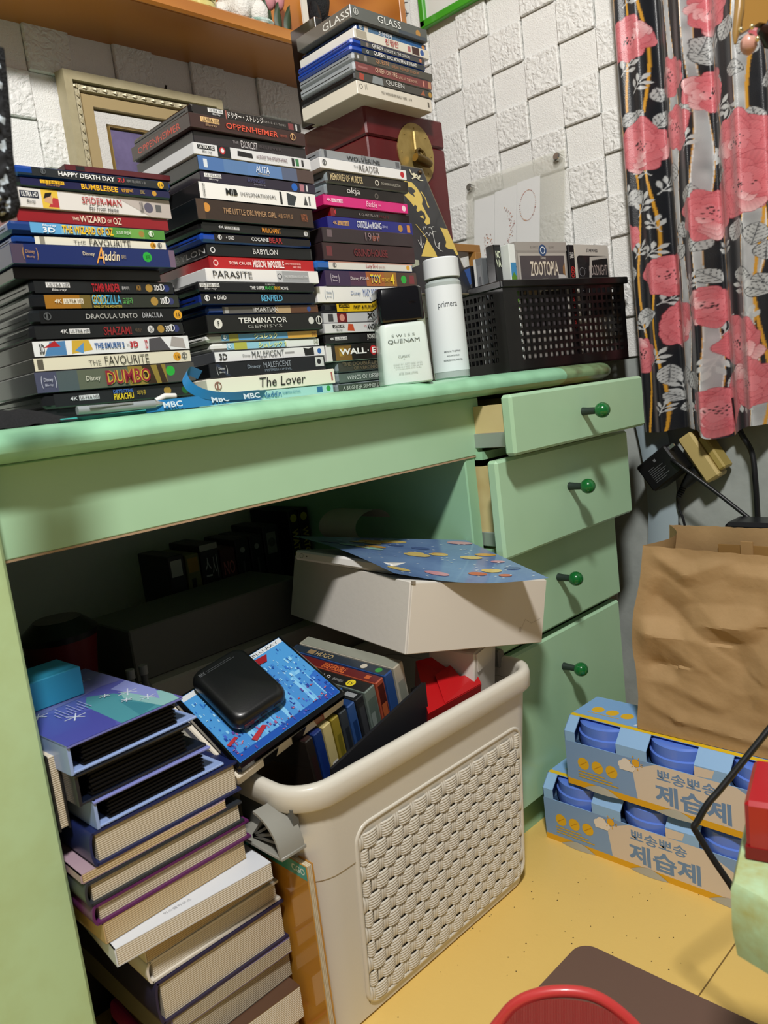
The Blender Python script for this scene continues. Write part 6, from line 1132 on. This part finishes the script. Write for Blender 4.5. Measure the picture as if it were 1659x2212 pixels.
shp = MB(); shp.grid(3, 14, lambda u, v: (1.40 - .012 * math.sin(PI * u), .742 - .060 * u - .02 * math.sin(v * 3), .30 + v * .34)); tag(obj('plastic_sheet', shp, mat('#9fb0b8', .5), smooth=60), 'pale blue grey sheet hanging on the concrete beside the drawers', 'sheet')
pls = MB(); pls.grid(14, 20, lambda u, v: (1.414 - .004 * abs(mnoise.noise(Vector((u * 9, v * 14, 0)))), .745 - u * .30, .01 + v * .27)); tag(obj('bare_plaster', pls, mat('#b9b7ae', .9, bump=1, bscale=60, var=.4, vscale=25, col2='#8a887e'), smooth=50), 'patch of bare whitish plaster low on the right wall', 'plaster')

# ------------------------------------------------------------------ floral curtain
CXP = 1.372
def at_c(x, y): q_ = onX(x, y, CXP); return q_[1], q_[2]
Y0, Y1, Z0, Z1 = .712, .40, .598, 1.62
RESO = .00062; NXp, NZp = int((Y0 - Y1) / RESO), int((Z1 - Z0) / RESO)
yy = Y0 - (np.arange(NXp) + .5) * RESO; zz = Z0 + (np.arange(NZp) + .5) * RESO
GY, GZ = np.meshgrid(yy, zz); SX = Y0 - GY; img = np.zeros((NZp, NXp, 3)); 
def setc(mask, c): img[mask] = lin(c)[:3]
setc(np.ones_like(GY, bool), '#0d1017')
def vnoise(sx, sz, seed):
    r = np.random.RandomState(seed); g = r.rand(64, 64); u = SX * sx; v = (GZ - Z0) * sz; i, j = np.floor(u).astype(int), np.floor(v).astype(int); fu, fv = u - i, v - j; fu = fu * fu * (3 - 2 * fu); fv = fv * fv * (3 - 2 * fv)
    return (g[j % 64, i % 64] * (1 - fu) + g[j % 64, (i + 1) % 64] * fu) * (1 - fv) + (g[(j + 1) % 64, i % 64] * (1 - fu) + g[(j + 1) % 64, (i + 1) % 64] * fu) * fv
# silver bands between the gold stems
def band(xc_px, wpx, amp, ph, per=.34):
    a = at_c(xc_px, 500)[0]; b = at_c(xc_px + wpx, 500)[0]; w = abs(b - a); c = (a + b) / 2 + amp * np.sin((GZ - Z0) * 2 * PI / per + ph)
    return np.abs(GY - c) / (w / 2) * (1 + .38 * np.sin((GZ - Z0) * 2 * PI / per * 1.0 + ph + 1.0))
for (xp, wp, am, ph) in ((1470, 12, .003, .3), (1514, 14, .005, 1.9), (1616, 22, .005, 4.2), (1664, 22, .005, 2.0)):
    d = band(xp, wp, am, ph); n_ = vnoise(90, 60, int(xp)); m_ = d < 1
    img[m_] = np.array(lin('#a4a6a8')[:3]) * (.7 + .5 * n_[m_])[:, None]
    setc((d >= 1) & (d < 1.12), '#d8d9d8'); setc((d >= 1.12) & (d < 1.24), '#c08a24')
for (xp, am, ph) in ((1362, .006, .5), (1385, .005, 2.2), (1415, .007, 3.6), (1560, .006, 1.0), (1640, .006, 3.0)):
    c = at_c(xp, 500)[0] + am * np.sin((GZ - Z0) * 2 * PI / .30 + ph); setc(np.abs(GY - c) < .0017, '#c58f28')
def win(y, z, R):
    i0 = max(0, int((Y0 - y - R) / RESO)); i1 = min(NXp, int((Y0 - y + R) / RESO) + 1); j0 = max(0, int((z - R - Z0) / RESO)); j1 = min(NZp, int((z + R - Z0) / RESO) + 1)
    return (slice(j0, max(j0, j1)), slice(i0, max(i0, i1)))
def leaf(xp, yp, L, ang, wd=.45, c='#a9abab'):
    y, z = at_c(xp, yp); w = win(y, z, L * 1.2); im, sx, gz = img[w], SX[w], GZ[w]; ca, sa = math.cos(ang), math.sin(ang); u = (sx - (Y0 - y)) * ca + (gz - z) * sa; v = -(sx - (Y0 - y)) * sa + (gz - z) * ca
    t = u / L; prof_ = wd * L * np.clip(np.sin(np.clip(t, 0, 1) * PI), 0, 1) ** .8 * (1 - .25 * np.clip(t, 0, 1)); inside = (t > 0) & (t < 1) & (np.abs(v) < prof_); ring = (t > -.02) & (t < 1.03) & (np.abs(v) < prof_ + .0012)
    im[ring] = lin('#11141a')[:3]; im[inside] = lin(c)[:3]
    veins = inside & (((u + np.abs(v) * .8) % .0062) < .0013) & ((v % .0046) < .0030); im[veins] = lin('#1a1d22')[:3]; im[inside & (np.abs(v) < .0006)] = lin('#33363a')[:3]
def sprig(xp, yp, s, ang):
    y, z = at_c(xp, yp); w = win(y, z, s * 1.6); im, sx, gz = img[w], SX[w], GZ[w]; col = lin('#b3b5b5')[:3]
    for k, (dx, da) in enumerate(((.8, 0), (.3, .9), (.3, -.9), (.65, .8), (.65, -.8))):
        u = sx - (Y0 - y) - s * dx * math.cos(ang); v = gz - z - s * dx * math.sin(ang); a = ang + da; uu = u * math.cos(a) + v * math.sin(a); vv = -u * math.sin(a) + v * math.cos(a); L = s * .55; t = (uu - .004) / L
        im[(t > 0) & (t < 1) & (np.abs(vv) < .22 * L * np.sin(np.clip(t, 0, 1) * PI))] = col; im[(uu > 0) & (uu < .008) & (np.abs(vv) < .0007)] = col
    u = sx - (Y0 - y); v = gz - z; uu = u * math.cos(ang) + v * math.sin(ang); vv = -u * math.sin(ang) + v * math.cos(ang); im[(uu > 0) & (uu < s) & (np.abs(vv) < .0007)] = col
for a in ((1395, 240, .034, -2.5), (1430, 235, .030, -2.2), (1352, 275, .03, .5), (1420, 215, .026, 1.9), (1395, 415, .034, 3.6), (1455, 395, .03, 1.4), (1500, 100, .035, -1.0), (1515, 70, .03, -1.9), (1560, 90, .035, 1.0), (1575, 150, .028, -.4), (1560, 180, .028, 2.6), (1605, 120, .03, .9), (1625, 230, .034, -1.4), (1640, 180, .03, .4), (1505, 400, .034, -1.9), (1540, 385, .03, .2), (1480, 480, .028, -1.4), (1460, 560, .03, .7), (1372, 610, .032, 1.7), (1385, 690, .036, .2), (1365, 640, .03, -1.6), (1505, 545, .034, .9), (1520, 585, .030, -.8), (1585, 520, .036, 1.0), (1590, 590, .03, -.3), (1640, 480, .034, -1.8), (1640, 590, .034, -1.2), (1650, 560, .03, 1.5), (1485, 790, .034, -1.8), (1445, 830, .036, 1.5), (1440, 850, .03, -.6), (1395, 850, .03, 3.0), (1520, 840, .036, 2.0), (1560, 840, .03, .6), (1460, 895, .03, .3), (1620, 620, .03, -.4), (1500, 250, .028, 2.4), (1640, 330, .03, -1.0)): leaf(*a)
for a in ((1375, 140, .026, 2.0), (1372, 205, .026, .8), (1405, 300, .024, 2.2), (1418, 420, .026, .9), (1362, 450, .026, 1.4), (1425, 500, .024, 2.0), (1380, 560, .024, 1.0), (1425, 660, .026, .6), (1400, 720, .024, 1.8), (1415, 790, .026, .9), (1435, 905, .024, 1.2), (1490, 330, .024, 1.3), (1560, 560, .026, 1.5), (1495, 630, .024, 1.0), (1585, 450, .024, 2.0), (1540, 120, .026, 1.8), (1640, 700, .026, 2.0), (1500, 900, .024, .8), (1430, 20, .030, 1.2), (1350, 170, .03, .9), (1385, 470, .03, 1.1), (1410, 380, .026, 2.4), (1535, 260, .03, .7), (1545, 300, .03, -1.5), (1540, 360, .028, 1.3), (1575, 220, .028, -1.2), (1560, 20, .03, 1.2), (1545, 730, .034, .8), (1550, 760, .034, -1.9), (1380, 885, .028, 2.2), (1625, 640, .03, 2.0), (1400, 560, .026, .6), (1470, 860, .03, 1.8), (1590, 870, .03, -.5), (1350, 20, .03, .7)): sprig(*a)
def flower(xp, yp, r, seed, sq=1.0):
    r *= .92
    y, z = at_c(xp, yp); w = win(y, z, r * 1.35); im = img[w]; u = (SX[w] - (Y0 - y)) / sq; v = GZ[w] - z; rs_ = np.random.RandomState(seed); base = rs_.rand() * 6.28
    lay = [(1.0, '#b9525a', 8), (.82, '#bf5b63', 7), (.62, '#c7666d', 6), (.42, '#cf7980', 5)]
    for li, (k, c, n_) in enumerate(lay):
        for j in range(n_):
            a = base + li * .5 + j * 6.283 / n_ + rs_.uniform(-.15, .15); rr = r * k * rs_.uniform(.86, 1.10); cx_, cy_ = rr * .52 * math.cos(a), rr * .52 * math.sin(a); pu = (u - cx_) * math.cos(a) + (v - cy_) * math.sin(a); pv = -(u - cx_) * math.sin(a) + (v - cy_) * math.cos(a)
            wig = 1 + .07 * np.sin(np.arctan2(pv, pu) * 5 + j); e = ((pu / (rr * .52)) ** 2 + (pv / (rr * .44)) ** 2) / wig ** 2
            im[e < 1.0] = lin('#8e2f3b')[:3]; m_ = e < .94; sh_ = np.clip(.5 + .5 * pu[m_] / (rr * .52), 0, 1) ** 2; streak = .95 + .07 * np.sin(np.arctan2(pv[m_], pu[m_] + rr * .6) * 60)
            c0, c1 = np.array(lin(c)[:3]), np.array(lin('#e6c3c4' if (j + li + seed) % 6 == 0 else '#cb757c')[:3]); im[m_] = (c0 * (1 - .8 * sh_[:, None]) + c1 * .8 * sh_[:, None]) * streak[:, None]
    for j in range(14):
        a, q_ = rs_.uniform(0, 6.28), rs_.uniform(0, .26) * r; im[(u - q_ * math.cos(a) * 1.3) ** 2 + (v - q_ * math.sin(a)) ** 2 < (.0013) ** 2] = lin('#1c1015')[:3]
for k, a in enumerate(((1362, 90, .040, 1.0), (1452, 170, .036, .8), (1466, 280, .040, .75), (1525, 195, .036, .9), (1385, 320, .046, 1.0), (1600, 310, .052, .95), (1612, 400, .052, 1.0), (1530, 460, .044, .9), (1437, 595, .042, .85), (1465, 700, .046, .8), (1538, 660, .036, .9), (1600, 740, .050, .9), (1625, 830, .050, 1.0), (1552, 885, .042, 1.05), (1392, 765, .036, .9), (1362, 515, .026, .9), (1530, 15, .038, 1.0), (1640, 30, .03, 1.0))): flower(a[0], a[1], a[2], 20 + k, a[3])
NU_, NV_ = 300, 860
vy = np.linspace(0, 1, NU_); vz = np.linspace(0, 1, NV_); UU, VV = np.meshgrid(vy, vz)
PY = Y0 + (Y1 - Y0) * UU; s_ = (Y0 - PY)
# folds: deep pleats where the cloth doubles back
fold = .016 * np.cos(s_ * 2 * PI / .088 + .4 + .6 * np.sin((VV) * 2.2)) + .008 * np.cos(s_ * 2 * PI / .041 + 1.1 + .5 * VV)
for f0, dp in ((.132, .012), (.205, .010), (.262, .010)): fold += dp * np.tanh((s_ - f0 - .012 * (1 - VV)) / .009) * np.exp(-((s_ - f0) / .030) ** 2)
PX = CXP + fold * (.75 + .45 * (1 - VV)); PZ = Z0 + (Z1 - Z0) * VV; hem = .014 * np.clip(1 - VV * 12, 0, 1) * (1 - 1.3 * np.exp(-((s_ - .150) / .03) ** 2) - .15 * np.sin(s_ * 50)); PZ = PZ + hem
co = np.stack([PX, PY, PZ], -1).reshape(-1, 3)
idx = np.arange(NU_ * NV_).reshape(NV_, NU_); quads = np.stack([idx[:-1, :-1], idx[:-1, 1:], idx[1:, 1:], idx[1:, :-1]], -1).reshape(-1, 4)
me = bpy.data.meshes.new('curtain'); me.vertices.add(len(co)); me.vertices.foreach_set('co', co.ravel()); me.loops.add(quads.size); me.loops.foreach_set('vertex_index', quads.ravel().astype(np.int32)); me.polygons.add(len(quads)); me.polygons.foreach_set('loop_start', np.arange(0, quads.size, 4, dtype=np.int32)); me.update(calc_edges=True)
me.polygons.foreach_set('use_smooth', [True] * len(quads))
ii = np.clip(((Y0 - PY) / RESO).astype(int), 1, NXp - 2); jj = np.clip(((Z0 + (Z1 - Z0) * VV - Z0) / RESO).astype(int), 1, NZp - 2)
cc_ = (img[jj, ii] * 2 + img[jj - 1, ii] + img[jj + 1, ii] + img[jj, ii - 1] + img[jj, ii + 1]) / 6
ca = me.color_attributes.new('print', 'FLOAT_COLOR', 'POINT'); ca.data.foreach_set('color', np.concatenate([cc_.reshape(-1, 3), np.ones((NU_ * NV_, 1))], 1).ravel().astype(np.float32))
me.materials.append(vcol_mat('floral_satin', .38, .2, .0, .25, 700)); tag(link('curtain', me), 'black and silver satin curtain printed with pink peonies beside the white wall', 'curtain')

# ------------------------------------------------------------------ things near the camera and on the floor
tag(obj('brown_board', MB().prism(rrect(.20, .766, .02, .528, .022, 8), .0, .016), mat('#6a5247', .45, bump=.06, bscale=200), smooth=30), 'dark brown low board with rounded corner lying on the yellow floor', 'board')
# red mesh chair back, top edge in view
chb = thing('mesh_chair', 'red mesh chair back with thick red tube frame at the bottom edge', 'chair', (.47, .36, 0)); CO = Vector(chb.location)
fp = [onX(0, 0, 1)] ; key = [(985, 2330, .655), (1040, 2262, .655), (1075, 2212, .655), (1120, 2164, .65), (1195, 2142, .645), (1285, 2152, .64), (1365, 2210, .635), (1420, 2290, .63), (1450, 2380, .63)]
kp = [Vector(np.array([0, 0, CAMZ]) + ray(x, y) * d) - CO for x, y, d in key]; out = []
for i in range(len(kp) - 1):
    p0, p1, p2, p3 = kp[max(0, i - 1)], kp[i], kp[i + 1], kp[min(len(kp) - 1, i + 2)]
    for k in range(6): t = k / 6; out.append(.5 * ((2 * p1) + (p2 - p0) * t + (2 * p0 - 5 * p1 + 4 * p2 - p3) * t * t + (3 * p1 - p0 - 3 * p2 + p3) * t ** 3))
out.append(kp[-1]); REDP = mat('#c23a3a', .35, coat=.2)
obj('frame_tube', MB().tube(out, .0048, 12), REDP, chb, smooth=60)
msh = MB(); inner = out[8:-6]; c0 = sum(inner, Vector()) / len(inner) + Vector((0, 0, -.06)); ax = (inner[-1] - inner[0]).normalized(); dn = Vector((0, 0, -1)) - ax * Vector((0, 0, -1)).dot(ax); dn.normalize(); org = inner[0]
uv = [((q_ - org).dot(ax), (q_ - org).dot(dn)) for q_ in inner]; wmax = max(u for u, v in uv)
def topv(u): return float(np.interp(u, [a for a, b in sorted(uv)], [b for a, b in sorted(uv)]))
k = 0; u = 0.
while u < wmax: msh.add([org + ax * (u + e) + dn * v for v in (topv(u), .10) for e in (0, .00062)], [(0, 1, 3, 2)]); u += .00125
v = min(b for a, b in uv)
while v < .10:
    us = [uu_ for uu_ in np.linspace(0, wmax, 80) if topv(uu_) < v]
    if us: msh.add([org + ax * us[0] + dn * v, org + ax * us[-1] + dn * v, org + ax * us[-1] + dn * (v + .00062), org + ax * us[0] + dn * (v + .00062)], [(0, 1, 2, 3)])
    v += .00125
tag(obj('mesh_weave', msh, mat('#b52f36', .5), chb, recalc=False), kind='stuff')
base = MB().box(-.02, .06, -.06, .0, 0, .01); obj('back_post', MB().tube([(kp[0] + kp[-1]) / 2 + Vector((0, 0, 0)), (kp[0] + kp[-1]) / 2 * .6 + Vector((0, 0, .02)), (0, 0, .03), (0, 0, .0165)], .012, 10), REDP, chb, smooth=50)
# stained green stool corner with a red box on it
stl = thing('wrapped_table', 'mint green table corner wrapped in yellowed tape at the right edge', 'table', (.60, .10, 0)); SO = Vector(stl.location)
def pix(x, y, d): return Vector(np.array([0, 0, CAMZ]) + ray(x, y) * d)
TC = [pix(1578, 1908, .56), pix(1790, 2030, .50), pix(1830, 1920, .58), pix(1614, 1858, .64)]; zt_ = TC[0].z
TC = [Vector((q_.x, q_.y, zt_)) for q_ in TC]; hgt = .058; STM = mat('#b2d3ab', .4, var=.85, vscale=26, col2='#a3983f', bump=.2, bscale=60)
cen = sum(TC, Vector()) / 4
def ringz(z, k): return [Vector((q_.x + (cen.x - q_.x) * k, q_.y + (cen.y - q_.y) * k, z)) - SO for q_ in TC]
bxp = MB(); rg_ = [ringz(zt_, .06), ringz(zt_ - .004, .0), ringz(zt_ - hgt * .62, -.02), ringz(zt_ - hgt, .05)]
bxp.add([q_ for r_ in rg_ for q_ in r_], [(a * 4 + k, a * 4 + (k + 1) % 4, (a + 1) * 4 + (k + 1) % 4, (a + 1) * 4 + k) for a in range(3) for k in range(4)] + [(0, 1, 2, 3), (12, 13, 14, 15)])
obj('tabletop', bxp, STM, stl, smooth=40)
for k in range(1, 3): q_ = rg_[3][k]; obj('leg', MB().tube([(q_.x, q_.y, q_.z + .004), (q_.x, q_.y, -SO.z)], .010, 10), mat('#8a9a78', .5), stl)
ey_ = (TC[3] - TC[0]).normalized(); ex_ = Vector((ey_.y, -ey_.x, 0)); ro = pix(1614, 1872, .585); ro.z = zt_ + .0006
rb = thing('red_box', 'glossy red box with grey lettering on the wrapped green table', 'box'); rb.matrix_world = frame(ro, ex_, ey_, (0, 0, 1))
obj('box_body', MB().box(0, .12, 0, .07, 0.0, .046, .003), mat('#a8161e', .25, coat=.4), rb, smooth=30); obj('box_base', MB().box(-.0006, .119, -.0006, .069, .0005, .010), mat('#7a1016', .4), rb); p = Paint((0, -.0007, 0), (1, 0, 0), (0, 0, 1), (0, -1, 0)); p.text('SO', .018, .034, .0015, .0085, '#9a9a96', .02); p.build('lettering', rb)
cable('hanging_cable', [pix(1720, 1500, .78), pix(1659, 1578, .78), pix(1560, 1700, .78), pix(1530, 1735, .78), pix(1506, 1775, .78), pix(1499, 1787, .78), pix(1506, 1800, .78), pix(1540, 1855, .775), pix(1590, 1930, .77), pix(1620, 1990, .77)], .0033, 'kinked black cable hanging in front of the absorber cartons')
# dark tweed sleeve at the left edge
tw_ = thing('tweed_coat', 'black and white tweed coat edge hanging at the left margin', 'coat', (.20, .53, .74)); TO = Vector(tw_.location)
edge = [(-60, 60), (2, 105), (10, 180), (16, 250), (21, 330), (26, 400), (34, 440), (28, 462), (0, 472), (-60, 480)]
ep = [pix(x, y, .52) for x, y in edge]
def twf(u, v):
    i = v * (len(ep) - 3) + 1; a = int(i); f = i - a; q_ = ep[a].lerp(ep[min(a + 1, len(ep) - 1)], f); l_ = pix(-160, 105 + v * 380, .50)
    w = q_.lerp(l_, u); nn_ = .006 * mnoise.noise(w * 160) + .004 * math.sin(u * 60) * math.sin(v * 90)
    return tuple(w + Vector((-.6, -.6, 0)) * (.02 * math.sin(PI * u) + nn_ * .5) - TO)
mb = MB(); mb.grid(50, 120, twf); m = bpy.data.materials.new('tweed'); m.use_nodes = True; nt = m.node_tree; b = nt.nodes['Principled BSDF']; b.inputs['Roughness'].default_value = .9
tc = nt.nodes.new('ShaderNodeTexCoord'); vo = nt.nodes.new('ShaderNodeTexVoronoi'); vo.inputs['Scale'].default_value = 210; nt.links.new(tc.outputs['Object'], vo.inputs['Vector']); rp = nt.nodes.new('ShaderNodeValToRGB'); rp.color_ramp.interpolation = 'CONSTANT'; rp.color_ramp.elements[0].color = lin('#101216'); rp.color_ramp.elements[1].position = .62; rp.color_ramp.elements[1].color = lin('#a9b4bc'); nt.links.new(vo.outputs['Color'], rp.inputs['Fac']); nt.links.new(rp.outputs['Color'], b.inputs['Base Color'])
obj('coat_front', mb, m, tw_, smooth=60); obj('fur_trim', MB().tube([e_ - TO + Vector((0, 0, 0)) for e_ in ep[1:-1]], [.0022] * 4 + [.0032] * 4, 8), mat('#0d0e10', .95, bump=2, bscale=500), tw_)
# brown leather charm top right
lt = thing('leather_charm', 'glossy brown leather strap with gold rivets at the upper right edge', 'strap', (.68, .24, .98)); LO = Vector(lt.location)
st1 = MB().tube([pix(1600, -40, .60) - LO, pix(1597, 20, .60) - LO, pix(1590, 70, .60) - LO, pix(1588, 95, .60) - LO], [.0035, .004, .003, .001], 8); obj('thin_strap', st1, mat('#8a6a34', .35, coat=.3), lt, smooth=50)
flp = MB(); q_ = [pix(x, y, .60) - LO for x, y in ((1600, -30), (1720, -30), (1720, 60), (1640, 48), (1604, 70))]; q2 = [a + Vector((.006, .006, 0)) for a in q_]; flp.add(q_ + q2, [(0, 1, 2, 3, 4), (9, 8, 7, 6, 5)] + [(i, (i + 1) % 5, 5 + (i + 1) % 5, 5 + i) for i in range(5)]); obj('leather_flap', flp, mat('#8f6a30', .3, coat=.4), lt)
obj('dark_pouch', MB().tube([pix(1640, 60, .606) - LO, pix(1665, 66, .606) - LO, pix(1720, 80, .606) - LO], [.004, .012, .012], 10), mat('#2a1710', .3), lt, smooth=50); obj('pink_bead', blob(tuple(pix(1617, 96, .60) - LO), (.0062, .0062, .0075), 16, 10), mat('#b98a7c', .3, coat=.4), lt, smooth=70)
for k, (x, y) in enumerate(((1600, 64), (1624, 58), (1636, 84))): obj('gold_rivet', blob(tuple(pix(x, y, .592) - LO), (.0018, .0018, .0022), 10, 8), mat('#e3cf9a', .12, .9), lt, smooth=70)

# ------------------------------------------------------------------ small things lying on the desk edge
lan = thing('lanyard', 'blue ribbon lanyard with white letters looped before the discs', 'lanyard', (.50, .75, ZT)); LAO = Vector(lan.location)
LB = mat('#1c74ac', .35, sheen=.2)
def ribbon(name, spine_pts, w, up=(0, 0, 1)):
    P_ = [Vector(p) for p in spine_pts]; out = []
    for i in range(len(P_) - 1):
        p0, p1, p2, p3 = P_[max(0, i - 1)], P_[i], P_[i + 1], P_[min(len(P_) - 1, i + 2)]
        for k in range(6): t = k / 6; out.append(.5 * ((2 * p1) + (p2 - p0) * t + (2 * p0 - 5 * p1 + 4 * p2 - p3) * t * t + (3 * p1 - p0 - 3 * p2 + p3) * t ** 3))
    out.append(P_[-1]); U = Vector(up); mb = MB(); n_ = len(out)
    mb.add([q_ - LAO for q_ in out] + [q_ + U * w - LAO for q_ in out], [(i, i + 1, n_ + i + 1, n_ + i) for i in range(n_ - 1)]); return obj(name, mb, LB, lan, smooth=70), out
r1, o1 = ribbon('ribbon_band', [(.395, .7395, .7490), (.42, .737, .7490), (.455, .735, .7492), (.50, .737, .7495), (.54, .744, .7495), (.548, .752, .7495)], .0115, (0, .16, .985))
r2, o2 = ribbon('ribbon_loop', [(.468, .752, .779), (.452, .748, .784), (.444, .744, .777), (.447, .740, .766), (.462, .736, .757), (.490, .735, .7525), (.520, .738, .7520), (.545, .745, .7515)], .0105, (.55, -.25, .8))
for x in (.412, .470, .512):
    mbt = MB(); put_text(mbt, 'MBC', Vector((x, .7335, .7518)) - LAO, (1, 0, 0), (0, .16, .985), .022, .0062, 0, .02); obj('ribbon_lettering', mbt, mat('#cfe0ea', .5), lan, recalc=False)
obj('metal_clip', MB().tube([Vector(p) - LAO for p in ((.410, .744, .760), (.420, .742, .764), (.432, .742, .763))], .0030, 8), mat('#d9d9d6', .4), lan, smooth=50)
pn = thing('ballpoint_pen', 'clear grey pen lying on the desk edge before the left stack', 'pen', (.36, .742, ZT)); obj('barrel', MB().tube([(-.035, .0, .010), (.0, -.002, .009), (.045, -.003, .0085)], .0042, 10), mat('#8f979a', .15, coat=.4), pn, smooth=50); obj('tip', MB().tube([(.045, -.003, .0085), (.056, -.003, .0083)], [.0040, .0012], 10), mat('#c9c9c6', .2, .8), pn, smooth=50); obj('clip', MB().box(-.025, .02, -.007, -.0055, .011, .0125), mat('#b9bec0', .2, .6), pn)
tg = thing('teal_folder', 'thin teal folder lying flat under the pen', 'folder', (.36, .748, ZT)); obj('folder_sheet', MB().box(-.05, .08, 0, .04, .0002, .004, .0008), mat('#3fa49c', .4), tg)
pc_ = thing('black_pouch', 'limp black cloth pouch on the left end of desk', 'pouch', (.265, .752, ZT)); obj('pouch_cloth', MB().grid(26, 14, lambda u, v: (-.05 + .115 * u, .05 * v - .008, .001 + .020 * math.sin(PI * min(1, v * 1.15)) * math.sin(PI * (u * .9 + .06)) * (1 - .35 * u) + .002 * mnoise.noise(Vector((u * 9, v * 9, 1)))), 0), mat('#0c0d10', .85, bump=.6, bscale=300), pc_, smooth=70)
tag(obj('dark_case_box', MB().box(0, .05, 0, .16, 0, .142, .002), mat('#15110e', .5), None, (.215, .842, ZT)), 'blackish upright box left of the lower left stack', 'box')
